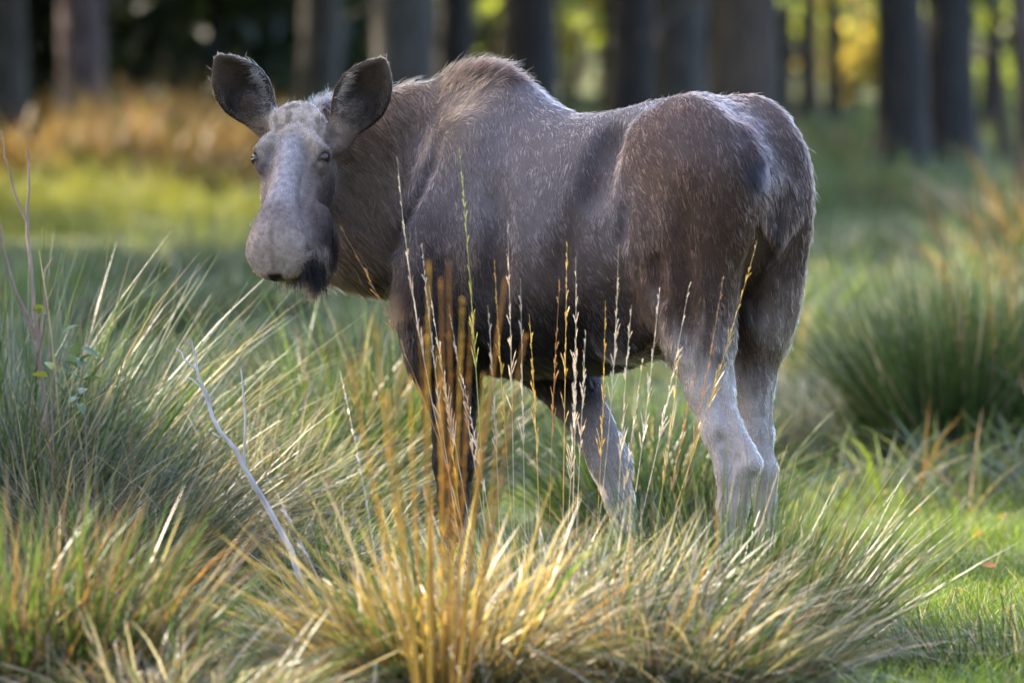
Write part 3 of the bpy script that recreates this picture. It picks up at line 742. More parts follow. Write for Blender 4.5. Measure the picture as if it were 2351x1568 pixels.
# ears: leaf-shaped cups
EARS = []
def ear(base, tip, face, outward, kcol):
    e = unit(tip - base); m = unit(face - (np.asarray(face) @ e) * e); s = np.cross(e, m)
    L = float(np.linalg.norm(tip - base))
    outer = loft_fn(base, e, s, m, [(-.05, .0, -.06, .036, 0), (0, .016, -.06, .052, 0), (.15 * L, .022, -.064, .074, 0), (.35 * L, .018, -.062, .090, 0), (.55 * L, .012, -.052, .089, 0),
                                    (.75 * L, .010, -.036, .071, 0), (.90 * L, .008, -.022, .044, 0), (L * 1.02, .004, -.010, .012, 0)])
    inner = loft_fn(base, e, s, m, [(-.04 * L, .08, -.005, .020, 0), (.12 * L, .10, -.046, .054, 0), (.33 * L, .11, -.052, .076, 0), (.55 * L, .10, -.042, .078, 0),
                                    (.75 * L, .08, -.024, .060, 0), (.90 * L, .05, -.006, .032, 0), (.97 * L, .03, .0, .008, 0)])
    def fn(P):
        d1, d2 = outer(P), -inner(P)
        h = np.clip(.5 + .5 * (d1 - d2) / .012, 0, 1)
        return lerp(d2, d1, h) + .012 * h * (1 - h)
    pts = np.array([base - .1, base + .1, tip - .1, tip + .1])
    add_prim(fn, pts.min(0), pts.max(0), .012, e, .014, kcol)
    cone(base - e * .06, base + e * .05 - m * .02, .045, .042, .03, e, .02, kcol)
    EARS.append((base, e, s, m, L))
ear(W(602, 272, .33), W(500, 131, .30), np.array([-.22, -1, .1]), -1, C_EAR)
ear(W(793, 290, .28), W(880, 138, .26), np.array([.12, -1, .05]), 1, C_EAR)

# sample the volume
H0 = 0.0066
lo = np.min([p['lo'] for p in PRIMS], 0); hi = np.max([p['hi'] for p in PRIMS], 0)
lo[2] = max(lo[2], .02)
dims = np.ceil((hi - lo) / H0).astype(int) + 1
F = np.full(dims, .5, np.float32)
for p in PRIMS:
    i0 = np.maximum(((p['lo'] - lo) / H0).astype(int), 0); i1 = np.minimum(((p['hi'] - lo) / H0).astype(int) + 2, dims)
    if np.any(i1 <= i0): continue
    ax = [lo[j] + H0 * np.arange(i0[j], i1[j]) for j in range(3)]
    P = np.stack(np.meshgrid(*ax, indexing='ij'), -1)
    d = p['fn'](P).astype(np.float32)
    sl = tuple(slice(i0[j], i1[j]) for j in range(3))
    cur = F[sl]; k = p['k']
    h = np.clip(.5 + .5 * (d - cur) / k, 0, 1)
    F[sl] = d + (cur - d) * h - k * h * (1 - h)

def carve(c, rad, ax, k=.012):
    """press a smooth dent into the volume"""
    c = np.asarray(c, float); e0 = unit(ax[0]); e1 = unit(np.asarray(ax[1]) - (np.asarray(ax[1]) @ e0) * e0); e2 = np.cross(e0, e1)
    M = np.stack([e0, e1, e2], 1); rad = np.asarray(rad, float); m = rad.max() + .04
    i0 = np.maximum(((c - m - lo) / H0).astype(int), 0); i1 = np.minimum(((c + m - lo) / H0).astype(int) + 2, dims)
    ax_ = [lo[j] + H0 * np.arange(i0[j], i1[j]) for j in range(3)]
    P = np.stack(np.meshgrid(*ax_, indexing='ij'), -1)
    q = (P - c) @ M
    k0 = np.linalg.norm(q / rad, axis=-1); k1 = np.linalg.norm(q / rad ** 2, axis=-1)
    d2 = -(k0 * (k0 - 1) / np.maximum(k1, 1e-6))
    sl = tuple(slice(i0[j], i1[j]) for j in range(3)); d1 = F[sl]
    h = np.clip(.5 + .5 * (d1 - d2) / k, 0, 1)
    F[sl] = d2 + (d1 - d2) * h + k * h * (1 - h)

EYES = [H(.184, .107, -.031), H(.184, -.111, -.034)]
for sd in (1, -1):
    carve(H(.184, .126 * sd, -.012), (.016, .020, .022), (ha, hr), .008)
    carve(H(.222, .092 * sd, -.018), (.030, .012, .012), (ha + hn * -.2 - hr * sd * .35, hr), .010)
    carve(H(.29, .088 * sd, -.03), (.05, .02, .02), (ha, hr), .02)
    carve(H(.11, .105 * sd, -.03), (.035, .022, .03), (ha, hr), .02)
    carve(H(.505, .108 * sd, -.075), (.024, .020, .009), (ha - hn * .9, hr), .008)       # nostril
carve(H(.575, 0, -.168), (.03, .085, .007), (ha, hr), .010)                         # mouth
for (t, y, sl, ln) in ((.080, -.030, .5, .030), (.072, .028, -.4, .032), (.098, .040, .6, .022), (.108, -.045, -.5, .026), (.122, .020, .1, .030), (.095, .066, -.6, .022), (.10, -.07, .7, .02)):
    carve(H(t, y, .025), (ln, .0055, .012), (hr + ha * sl, ha), .010)               # creases on the forehead
# hollows: behind the shoulder, before the thigh, between ham muscles, tendon groove above the hock
carve(B(.54, .31, 1.28), (.22, .05, .05), (BZ - BF * .35, BL), .06)
carve(B(.86, .35, 1.12), (.24, .05, .05), (BZ + BF * .1, BL), .07)
carve(B(.07, .30, 1.12), (.22, .045, .03), (BZ + BF * .1, BL), .05)
carve(W(1672, 985, -.70), (.09, .02, .018), (BZ - np.array([.35, 0, 0]), BL), .02)
carve(W(1560, 735, -.66), (.05, .04, .04), (BZ, BL), .04)

def hit(px, py, y0=-.9, y1=.9):
    """first point of the volume met behind a photograph pixel"""
    ys_ = np.arange(y0, y1, .004)
    P = np.array([W(px, py, y) for y in ys_])
    j = np.round((P - lo) / H0).astype(int)
    ok = np.all((j >= 0) & (j < dims), 1)
    f = np.where(ok, F[tuple(np.clip(j, 0, dims - 1).T)], 1.0)
    i = np.argmax(f < 0)
    return P[i] if f[i] < 0 else None
def groove(pts, half, depth, k):
    """a fold of the skin along a line"""
    P = []
    for a, b in zip(pts[:-1], pts[1:]):
        for t in np.linspace(0, 1, 4)[:-1]:
            h = hit(lerp(a[0], b[0], t), lerp(a[1], b[1], t))
            if h is not None: P.append(h)
    for i in range(len(P) - 1):
        d = P[i + 1] - P[i]
        carve(lerp(P[i], P[i + 1], .5) - np.array([0, half * 1.5 - depth, 0]), (np.linalg.norm(d) * 1.1 + .01, half, half * 1.5), (d, np.cross(d, [0, 1, 0])), k)
groove([(1003, 315), (992, 370), (965, 430), (935, 490), (905, 545), (886, 600)], .022, .020, .018)      # neck against shoulder
groove([(1405, 285), (1378, 340), (1356, 410), (1342, 490)], .05, .014, .05)                             # before the hip
groove([(1428, 470), (1424, 520), (1416, 570)], .022, .010, .02)
groove([(1490, 590), (1502, 640), (1512, 700)], .03, .014, .025)                                          # stifle fold
groove([(1120, 420), (1130, 520), (1125, 620), (1120, 700)], .05, .014, .05)                              # behind the upper arm
groove([(1655, 1010), (1672, 1060), (1676, 1110)], .014, .010, .012)                                      # hock
groove([(1640, 860), (1660, 930), (1682, 990)], .016, .008, .014)

def surface_nets(F, lo, h):
    n0, n1, n2 = F.shape
    S = F < 0
    cells = np.zeros((n0 - 1, n1 - 1, n2 - 1), np.int8)
    for dx in (0, 1):
        for dy in (0, 1):
            for dz in (0, 1):
                cells += S[dx:n0 - 1 + dx, dy:n1 - 1 + dy, dz:n2 - 1 + dz]
    act = (cells > 0) & (cells < 8)
    idx = np.argwhere(act)
    vid = np.full(act.shape, -1, np.int32); vid[act] = np.arange(len(idx))
    acc = np.zeros((len(idx), 3)); cnt = np.zeros(len(idx))
    cor = [(0, 0, 0), (1, 0, 0), (0, 1, 0), (1, 1, 0), (0, 0, 1), (1, 0, 1), (0, 1, 1), (1, 1, 1)]
    val = [F[idx[:, 0] + c[0], idx[:, 1] + c[1], idx[:, 2] + c[2]] for c in cor]
    for a in range(8):
        for b in range(a + 1, 8):
            if sum(abs(cor[a][j] - cor[b][j]) for j in range(3)) != 1: continue
            m = (val[a] < 0) != (val[b] < 0)
            t = val[a][m] / (val[a][m] - val[b][m])
            pa = np.array(cor[a], float); pb = np.array(cor[b], float)
            acc[m] += pa + t[:, None] * (pb - pa); cnt[m] += 1
    verts = lo + h * (idx + acc / cnt[:, None])
    quads = []
    for ax in range(3):
        A, Bx = (ax + 1) % 3, (ax + 2) % 3
        s0 = [slice(None)] * 3; s1 = [slice(None)] * 3
        s0[ax] = slice(0, -1); s1[ax] = slice(1, None)
        e = S[tuple(s0)] != S[tuple(s1)]
        inside = S[tuple(s0)]
        ii = np.argwhere(e)
        ok = (ii[:, A] > 0) & (ii[:, Bx] > 0) & (ii[:, A] < F.shape[A] - 1) & (ii[:, Bx] < F.shape[Bx] - 1)
        ii = ii[ok]
        fl = inside[tuple(ii.T)]
        def v(da, db):
            j = ii.copy(); j[:, A] += da; j[:, Bx] += db
            return vid[tuple(j.T)]
        q = np.stack([v(-1, -1), v(0, -1), v(0, 0), v(-1, 0)], 1)
        q[~fl] = q[~fl][:, ::-1]
        quads.append(q)
    q = np.concatenate(quads)
    return verts, q[(q >= 0).all(1)]

MV, MQ = surface_nets(F, lo, H0)
# a little relaxation, then normals
edges = np.concatenate([MQ[:, [0, 1]], MQ[:, [1, 2]], MQ[:, [2, 3]], MQ[:, [3, 0]]])
for it in range(3):
    s = np.zeros_like(MV); c = np.zeros(len(MV))
    for a, b in ((0, 1), (1, 0)):
        np.add.at(s, edges[:, a], MV[edges[:, b]]); np.add.at(c, edges[:, a], 1)
    MV = lerp(MV, s / np.maximum(c, 1)[:, None], .5)
def vnormals(V, Q):
    fn = np.cross(V[Q[:, 2]] - V[Q[:, 0]], V[Q[:, 3]] - V[Q[:, 1]])
    n = np.zeros_like(V)
    for j in range(4): np.add.at(n, Q[:, j], fn)
    return unit(n)
MN = vnormals(MV, MQ)

# blended coat properties
D = np.stack([p['fn'](MV) for p in PRIMS], 1)
Wt = np.exp(-np.clip(D - D.min(1, keepdims=True), 0, None) / .022); Wt /= Wt.sum(1, keepdims=True)
FLOW = Wt @ np.array([p['flow'] for p in PRIMS])
LEN = Wt @ np.array([p['ln'] for p in PRIMS])
VC = Wt @ np.array([p['col'] for p in PRIMS])
q = MV - TAIL
U, LA, Z = q @ BF, q @ BL, MV[:, 2]
qh = MV - HO
HT, HY, HNn = qh @ ha, qh @ hr, qh @ hn
HEADM = sstep(-.07, -.03, HT) * sstep(.70, .66, HT) * sstep(.17, .14, np.abs(HY)) * sstep(-.23, -.17, HNn) * sstep(.12, .08, HNn)

# ---- colouring of the coat, in the animal's own coordinates
def paint(mask, colr, amt=1.0):
    global VC
    VC = lerp(VC, np.asarray(colr, float), (np.clip(mask, 0, 1) * amt)[:, None])
N1_ = vnoise(MV, 9.0, 1); N2_ = vnoise(MV, 24.0, 2); N3_ = vnoise(MV, 60.0, 3)
PI_ = D.argmin(1)
EARI = [i for i, p in enumerate(PRIMS) if np.allclose(p['col'], C_EAR)]
is_ear = np.isin(PI_, EARI).astype(float)
nd = ((MV - N0) @ na)
on_neck = sstep(-.02, .06, nd) * (1 - HEADM) * (1 - is_ear) * sstep(.95, 1.0, Z)
trunk = sstep(1.55, 1.40, U) * (1 - on_neck) * (1 - HEADM) * (1 - is_ear)
upper = sstep(.80, .90, Z)
# flank's own fade from grey to almost black, with sheen and shade painted in
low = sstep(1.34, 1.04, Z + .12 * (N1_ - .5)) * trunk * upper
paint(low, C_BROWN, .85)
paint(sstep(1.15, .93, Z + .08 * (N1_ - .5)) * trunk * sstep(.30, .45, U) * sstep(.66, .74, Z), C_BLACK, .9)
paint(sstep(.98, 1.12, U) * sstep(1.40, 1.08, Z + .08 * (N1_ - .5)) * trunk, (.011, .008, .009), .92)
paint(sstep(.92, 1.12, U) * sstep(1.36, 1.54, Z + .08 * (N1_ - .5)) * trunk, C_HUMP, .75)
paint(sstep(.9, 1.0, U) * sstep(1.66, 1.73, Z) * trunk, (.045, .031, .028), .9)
# shading of the hollow before the thigh painted in, brown hams, dark cleft
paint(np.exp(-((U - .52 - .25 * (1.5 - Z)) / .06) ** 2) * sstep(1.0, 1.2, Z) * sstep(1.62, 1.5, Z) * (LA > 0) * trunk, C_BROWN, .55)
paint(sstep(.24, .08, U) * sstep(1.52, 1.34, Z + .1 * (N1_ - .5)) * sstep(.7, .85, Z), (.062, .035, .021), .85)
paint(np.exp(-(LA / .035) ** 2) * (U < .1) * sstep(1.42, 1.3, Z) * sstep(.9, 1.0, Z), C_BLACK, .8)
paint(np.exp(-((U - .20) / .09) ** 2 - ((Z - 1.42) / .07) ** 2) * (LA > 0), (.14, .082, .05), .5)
paint(sstep(.02, -.04, LA) * sstep(.30, .15, U) * sstep(.95, 1.1, Z) * sstep(1.6, 1.5, Z), (.07, .048, .042), .8)  # far rump coloured darker to offset the sky light behind it
# pale stockings on the hind legs
hind = (U < .55) & (Z < 1.1)
streak = vnoise(MV * np.array([1, 1, .22]), 60, 16)
paint(sstep(1.06, .72, Z + .16 * (N1_ - .5) + .10 * (streak - .5)) * hind * sstep(-.04, -.10, U - .18 - (Z - .8) * .4 + .12 * (LA < 0)), C_LEG, .9)
paint(sstep(.94, .60, Z + .12 * (N1_ - .5) + .10 * (streak - .5)) * hind, C_LEG, .9)
paint((N2_ > .62) * hind * (Z < .75), (.36, .29, .26), .5)
paint(hind * sstep(-.02, -.06, LA) * sstep(.50, .62, Z + .1 * (N1_ - .5)) * (.4 + .6 * (streak > .5)), (.17, .125, .105), .6)
# neck
paint(on_neck * sstep(1.15, .98, Z + .08 * (N1_ - .5)), (.05, .034, .024), .8)
paint(on_neck * sstep(1.45, 1.7, Z), (.14, .105, .09), .5)
# head
hm = HEADM * (1 - is_ear)
paint(hm * sstep(.13, .07, HT + .04 * (N2_ - .5)) * sstep(-.1, -.05, HNn), C_POLL, .9)
paint(hm * np.exp(-(HY / .045) ** 2) * sstep(.10, .16, HT) * sstep(.44, .36, HT), (.42, .37, .385), .85)
paint(hm * np.exp(-((HT - .425) / .045) ** 2 - (HY / .07) ** 2), (.19, .145, .135), .75)
paint(hm * sstep(.455, .51, HT + .03 * (N2_ - .5)), (.40, .31, .265), .85)
paint(hm * np.exp(-(HY / .012) ** 2) * sstep(.45, .48, HT), (.22, .15, .12), .6)
paint(hm * sstep(.50, .53, HT) * sstep(-.10, -.125, HNn), (.52, .37, .22), .8)
paint(hm * sstep(.030, .018, np.abs(HY) * (1 + 14 * np.clip(-.115 - HNn, 0, .1))) * sstep(-.088, -.100, HNn) * sstep(.51, .53, HT), C_BLACK, .92)
for e in EYES:
    r_ = np.linalg.norm(MV - e, axis=1)
    paint(np.exp(-(np.linalg.norm((MV - e - ha * .030), axis=1) / .009) ** 2), (.55, .40, .34), .8)
    paint(sstep(.028, .022, r_), C_BLACK, .9)
    paint(np.exp(-(np.linalg.norm((MV - e - ha * .03 + hr * (.022 if (e - HO) @ hr > 0 else -.022)), axis=1) / .010) ** 2), C_BLACK, .8)
    paint(np.exp(-(np.linalg.norm((MV - e - ha * .055), axis=1) / .03) ** 2), (.035, .026, .026), .75)
    paint(np.exp(-(np.linalg.norm((MV - e + ha * .045 ), axis=1) / .022) ** 2), C_POLL, .4)
paint(hm * sstep(.045, .075, np.abs(HY)) * sstep(.19, .24, HT) * sstep(.42, .36, HT), (.13, .095, .082), .65)
for e in EYES: paint(hm * np.exp(-(np.linalg.norm(MV - e - ha * .012, axis=1) / .045) ** 2), (.10, .075, .068), .4)
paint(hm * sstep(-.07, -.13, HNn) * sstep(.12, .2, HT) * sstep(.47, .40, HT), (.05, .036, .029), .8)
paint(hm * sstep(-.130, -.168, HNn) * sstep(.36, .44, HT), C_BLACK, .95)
nos = np.exp(-((HT - .505 - .6 * (HNn + .075)) / .009) ** 2 - ((HNn + .075) / .022) ** 2) * (np.abs(HY) > .07)
paint(hm * nos, C_BLACK, .9)
# ears: dark inside, pale at the rim and the root
EIN = np.zeros(len(MV)); EFL = np.zeros(len(MV)); ETE = np.ones(len(MV)); ERIM = np.zeros(len(MV)); EROOT = np.zeros(len(MV))
for base, e, s_, m_, L in EARS:
    qe = MV - base; te = qe @ e / L; se = qe @ s_; me_ = qe @ m_
    inb = (te > -.1) & (te < 1.1) & (np.abs(se) < .13) & (np.abs(me_) < .12)
    fac = (MN @ m_ > .15)
    ETE = np.where(inb, te, ETE)
    EIN = np.maximum(EIN, inb * fac * sstep(.012, -.010, me_) * sstep(-.05, .08, te))
    EFL = np.maximum(EFL, inb * fac * sstep(.0, .10, te) * sstep(.55, .40, te) * sstep(.062, .045, np.abs(se)))
    ERIM = np.maximum(ERIM, inb * sstep(-.004, .010, me_) * (te > .1))
    EROOT = np.maximum(EROOT, inb * sstep(.30, .05, te))
paint(is_ear * EIN, (.06, .042, .031), .85)
paint(is_ear * ERIM, (.12, .088, .07), .7)
paint(is_ear * EROOT * (1 - EIN), (.20, .15, .11), .25)
paint(is_ear * EIN * sstep(.75, .35, ETE), (.016, .011, .009), .85)
paint(is_ear * EFL, (.045, .032, .025), .85)
VC *= (1 + (HEADM * (vnoise(MV, 110, 14) - .5) * .7))[:, None]
paint(hm * (vnoise(MV, 45, 15) > .70) * sstep(.15, .08, HT) * (HNn > -.05), (.10, .07, .055), .6)
VC *= np.array([1.02, .97, .95]) * (.88 + .24 * N2_)[:, None] * (.92 + .16 * N3_)[:, None]
# lengths
LEN = LEN * (.8 + .4 * N2_)
LEN = LEN + .035 * sstep(.95, 1.1, U) * sstep(1.64, 1.74, Z) * trunk + .02 * on_neck * sstep(1.12, 1.0, Z)
LEN = np.where((HEADM > .5) & (is_ear < .5) & (HNn > -.10), np.minimum(LEN, .014), LEN)
LEN = LEN + .012 * trunk * sstep(.90, .82, Z) * (U > .3) * (Z > .72)
# coat directions: swirl up the front of the hump, down the flank, round the thigh
fl = FLOW.copy()
fl += trunk[:, None] * (sstep(1.45, 1.65, Z) * sstep(.95, 1.1, U))[:, None] * (np.array([.1, 0, 1.6]))
fl += ((vnoise(MV, 5, 7) - .5)[:, None] * BF + (vnoise(MV, 5, 8) - .5)[:, None] * BZ) * .7 * (1 - HEADM)[:, None]
fl -= MN * (fl * MN).sum(1, keepdims=True)
FLOW = unit(fl)

# ---- body mesh
def coat_skin():
    m, n, l, out = new_mat('moose_skin_under_coat')
    at = n.new('ShaderNodeAttribute'); at.attribute_name = 'Col'
    tc = n.new('ShaderNodeTexCoord')
    nz = n.new('ShaderNodeTexNoise'); nz.inputs['Scale'].default_value = 220
    l.new(tc.outputs['Object'], nz.inputs['Vector'])
    rp = n.new('ShaderNodeMapRange'); rp.inputs[3].default_value = .45; rp.inputs[4].default_value = 1.0
    l.new(nz.outputs[0], rp.inputs[0])
    mu = n.new('ShaderNodeVectorMath'); mu.operation = 'SCALE'
    l.new(at.outputs['Color'], mu.inputs[0]); l.new(rp.outputs[0], mu.inputs['Scale'])
    p = n.new('ShaderNodeBsdfPrincipled'); p.inputs['Roughness'].default_value = .65
    p.inputs['Specular IOR Level'].default_value = .1
    l.new(mu.outputs[0], p.inputs['Base Color'])
    l.new(p.outputs[0], out.inputs[0])
    return m
moose = bpy.data.objects.new('moose', None)
COL.objects.link(moose)
MO = np.array([.25, -.1, 0.0])
moose.location = MO
moose['label'] = 'brown antlerless moose standing behind the tussocks, its head turned back over its shoulder'
moose['category'] = 'moose'
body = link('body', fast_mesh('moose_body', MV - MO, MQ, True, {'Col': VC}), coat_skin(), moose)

# ---- eyes
def eye_mat():
    m, n, l, out = new_mat('moose_eye')
    p = n.new('ShaderNodeBsdfPrincipled'); p.inputs['Base Color'].default_value = (.020, .010, .006, 1)
    tc = n.new('ShaderNodeTexCoord'); gr = n.new('ShaderNodeTexNoise'); gr.inputs['Scale'].default_value = 60
    l.new(tc.outputs['Object'], gr.inputs['Vector'])
    rp = n.new('ShaderNodeValToRGB'); rp.color_ramp.elements[0].color = (.008, .005, .004, 1); rp.color_ramp.elements[1].color = (.05, .02, .01, 1)
    l.new(gr.outputs[0], rp.inputs[0]); l.new(rp.outputs[0], p.inputs['Base Color'])
    p.inputs['Roughness'].default_value = .06; p.inputs['Specular IOR Level'].default_value = .6
    l.new(p.outputs[0], out.inputs[0]); return m
EM = eye_mat()
def uv_ball(r, nu=24, nv=14):
    th = np.linspace(0, np.pi, nv + 1); ph = np.linspace(0, 2 * np.pi, nu, endpoint=False)
    v = np.stack([np.outer(np.sin(th), np.cos(ph)), np.outer(np.sin(th), np.sin(ph)), np.outer(np.cos(th), np.ones(nu))], -1).reshape(-1, 3) * r
    f = []
    for i in range(nv):
        for j in range(nu):
            f.append((i * nu + j, (i + 1) * nu + j, (i + 1) * nu + (j + 1) % nu, i * nu + (j + 1) % nu))
    return v, np.array(f)
ev, ef = uv_ball(.0208)
for e in EYES:
    link('eye', fast_mesh('moose_eye', ev, ef, True), EM, body, loc=e - MO)

# ---- cloven hooves
def hoof_mesh():
    vs, fs = [], []
    for sd in (-1, 1):
        rings = []
        for (z, fx, bx, hw) in ((0, .105, -.05, .030), (.03, .085, -.05, .030), (.07, .045, -.045, .027), (.115, .02, -.035, .022)):
            ring = []
            for k in range(10):
                a = 2 * math.pi * k / 10
                x = (fx + bx) / 2 + (fx - bx) / 2 * math.cos(a)
                y = sd * .032 + hw * math.sin(a) * (1 - .55 * max(0, math.cos(a)) ** 2)
                ring.append((x, y, z))
            rings.append(ring)
        o = len(vs)
        for r_ in rings: vs.extend(r_)
        for i in range(3):
            for k in range(10):
                fs.append((o + i * 10 + k, o + i * 10 + (k + 1) % 10, o + (i + 1) * 10 + (k + 1) % 10, o + (i + 1) * 10 + k))
    return fast_mesh('moose_hoof', np.array(vs), np.array(fs), True)
hm_, n_, l_, o_ = new_mat('moose_horn')
p_ = n_.new('ShaderNodeBsdfPrincipled'); p_.inputs['Roughness'].default_value = .5
tc_ = n_.new('ShaderNodeTexCoord'); nz_ = n_.new('ShaderNodeTexNoise'); nz_.inputs['Scale'].default_value = 40
rp_ = n_.new('ShaderNodeValToRGB'); rp_.color_ramp.elements[0].color = (.012, .01, .009, 1); rp_.color_ramp.elements[1].color = (.05, .04, .035, 1)
l_.new(tc_.outputs['Object'], nz_.inputs['Vector']); l_.new(nz_.outputs[0], rp_.inputs[0]); l_.new(rp_.outputs[0], p_.inputs['Base Color']); l_.new(p_.outputs[0], o_.inputs[0])
hoofd = hoof_mesh(); hoofd.materials.append(hm_)
for pt in (W(1664, 1430, -.62), W(1746, 1436, -.36), W(1032, 1408, .12), W(1464, 1412, .09)):
    h_ = link('hoof', hoofd, None, body, loc=np.array([pt[0], pt[1], 0.0]) - MO)
    h_.rotation_euler = (0, 0, math.pi - YAW)

# ---- coat of hair
def hair_mat(name, attr='hair_col', rough=.32):
    m, n, l, out = new_mat(name)
    at = n.new('ShaderNodeAttribute'); at.attribute_name = attr
    h = n.new('ShaderNodeBsdfHairPrincipled')
    h.model = 'CHIANG'; h.parametrization = 'COLOR'
    l.new(at.outputs['Color'], h.inputs['Color'])
    h.inputs['Roughness'].default_value = rough
    h.inputs['Radial Roughness'].default_value = .45
    h.inputs['IOR'].default_value = 1.32
    l.new(h.outputs[0], out.inputs[0])
    return m
HM = hair_mat('moose_hair')

def make_hair(name, roots, nrm, flow, ln, colr, rad, rng, lift=.17, jit=.14, bend=.5, npt=5, parent=None):
    n = len(roots)
    cl = np.stack([vnoise(roots, 38, 11), vnoise(roots, 38, 12), vnoise(roots, 38, 13)], 1) - .5
    d0 = unit(flow + nrm * lift + cl * .40 + rng.normal(0, jit, (n, 3)))
    d1 = unit(flow + nrm * (lift * -.1) + cl * .5 + rng.normal(0, jit, (n, 3)) + np.array([0, 0, -.12]))
    s_ = np.linspace(0, 1, npt)[None, :, None]
    L = (ln * rng.uniform(.65, 1.2, n))[:, None, None]
    P = roots[:, None, :] + L * (s_ * d0[:, None, :] + bend * s_ ** 2 * (d1 - d0)[:, None, :]) - nrm[:, None, :] * .002
    hc = bpy.data.hair_curves.new(name)
    hc.add_curves([npt] * n)
    hc.points.foreach_set('position', (P - MO).astype(np.float32).ravel())
    rr = np.broadcast_to(np.asarray(rad, float).reshape(-1, 1), (n, npt)) * np.array([1, 1, .9, .65, .12] if npt == 5 else np.linspace(1, .15, npt))[None]
    hc.points.foreach_set('radius', rr.astype(np.float32).ravel())
    a = hc.attributes.new('hair_col', 'FLOAT_COLOR', 'CURVE')
    cc = np.concatenate([np.clip(colr, .0006, .9), np.ones((n, 1))], 1).astype(np.float32)
    a.data.foreach_set('color', cc.ravel())
    return link(name, hc, HM, parent)

rng = np.random.default_rng(5)
T_ = np.concatenate([MQ[:, [0, 1, 2]], MQ[:, [0, 2, 3]]])
ar = np.linalg.norm(np.cross(MV[T_[:, 1]] - MV[T_[:, 0]], MV[T_[:, 2]] - MV[T_[:, 0]]), axis=1) / 2
tl = LEN[T_].mean(1)
dens = ar * np.clip(.03 / tl, .5, 3.0) ** .8
NH_ = 260000
ti = rng.choice(len(T_), NH_, p=dens / dens.sum())
b = rng.random((NH_, 2)); sw = b.sum(1) > 1; b[sw] = 1 - b[sw]
w3 = np.stack([1 - b.sum(1), b[:, 0], b[:, 1]], 1)[..., None]
tv = T_[ti]
pick = lambda A: (A[tv] * (w3 if A.ndim == 2 else w3[..., 0])).sum(1)
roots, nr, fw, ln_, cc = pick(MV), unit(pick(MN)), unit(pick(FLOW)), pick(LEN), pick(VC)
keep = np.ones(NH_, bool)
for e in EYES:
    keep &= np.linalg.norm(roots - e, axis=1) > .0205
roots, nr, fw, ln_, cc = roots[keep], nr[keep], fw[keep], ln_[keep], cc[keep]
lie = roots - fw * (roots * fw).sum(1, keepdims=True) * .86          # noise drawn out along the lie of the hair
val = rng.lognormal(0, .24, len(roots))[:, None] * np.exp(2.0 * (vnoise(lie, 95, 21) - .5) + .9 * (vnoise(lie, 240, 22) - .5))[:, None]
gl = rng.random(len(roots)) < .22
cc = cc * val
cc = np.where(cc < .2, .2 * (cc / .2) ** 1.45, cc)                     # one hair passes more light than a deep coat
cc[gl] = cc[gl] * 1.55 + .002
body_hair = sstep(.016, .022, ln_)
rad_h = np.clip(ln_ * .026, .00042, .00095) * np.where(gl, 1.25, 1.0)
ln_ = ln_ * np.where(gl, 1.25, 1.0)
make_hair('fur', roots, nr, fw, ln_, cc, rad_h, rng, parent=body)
# stray guard hairs that break the outline, longest on hump and neck
st_w = ar * np.where((MN[T_[:, 0], 2] > -.1) & (HEADM[T_].mean(1) < .3) & (is_ear[T_].mean(1) < .3) & (Z[T_].mean(1) > .8), 1, 0.04) * (1 + 6 * (U[T_].mean(1) > .9))
sj = rng.choice(len(T_), 14000, p=st_w / st_w.sum())
sv = T_[sj].T[0]
make_hair('guard_hair', MV[sv], MN[sv], FLOW[sv], np.clip(LEN[sv] * 1.5, .03, .085), np.clip(VC[sv] * rng.lognormal(-.2, .5, (len(sv), 1)), .004, .5), np.full(len(sv), .00055), rng, lift=.55, jit=.28, bend=.5, parent=body)

# ---- long hair: bell under the throat, ear tufts, nape
def tuft(c, spread, n, dirv, L, colr, name, jit=.25, rad=.0006):
    rt = c + rng.normal(0, 1, (n, 3)) * np.asarray(spread)
    # settle the roots on the surface near them
    out = []
    sub = MV[np.linalg.norm(MV - c, axis=1) < .16]; sn = MN[np.linalg.norm(MV - c, axis=1) < .16]
    j = np.array([np.argmin(((sub - r_) ** 2).sum(1)) for r_ in rt])
    c3 = np.asarray(colr) * rng.lognormal(0, .3, (n, 1))
    return sub[j], sn[j] * .4, np.broadcast_to(unit(dirv), (n, 3)) + rng.normal(0, jit, (n, 3)), np.full(n, L) * rng.uniform(.5, 1.1, n), c3, np.full(n, rad)
groups = [tuft(W(1733, 388, -.60), (.018, .018, .022), 700, (.32, -.15, -1), .06, (.045, .040, .050), 'tail', .16),
          tuft(W(722, 622, .09), (.020, .03, .03), 900, (-.05, 0, -1), .075, (.010, .008, .009), 'bell', .10),
          tuft(W(690, 632, .08), (.035, .02, .008), 350, (.1, .1, -1), .045, (.010, .008, .009), 'bell', .15),
          tuft(W(745, 222, .45), (.03, .03, .012), 500, (-.1, -.2, 1), .05, (.09, .085, .105), 'nape', .35)]
for ei, (base, e, s_, m_, L) in enumerate(EARS):
    inn = s_ if (s_ @ hr) * (1 if ei == 0 else -1) > 0 else -s_
    for k in range(6):
        t = .12 + .09 * k
        groups.append(tuft(base + e * t * L + inn * (.045 + .02 * k / 3), (.012, .012, .02), 60, e * .6 - inn * .9 + m_ * .5, .042, (.34, .26, .19), 'ear', .35, .0005))
    groups.append(tuft(base + e * .02, (.022, .02, .03), 220, e * .6 + m_ * .6, .03, (.38, .30, .23), 'ear', .4, .0005))
    groups.append(tuft(base + e * .5 * L - inn * .06, (.02, .02, .05), 260, e * .8 + inn * .5 + m_ * .3, .028, (.17, .13, .11), 'ear', .3, .0005))
g = [np.concatenate(x) for x in zip(*groups)]
make_hair('long_hair', g[0], g[1], g[2], g[3], g[4], g[5], rng, lift=.3, jit=.08, bend=.4, parent=body)
print('moose built', round(time.time() - T0, 1))
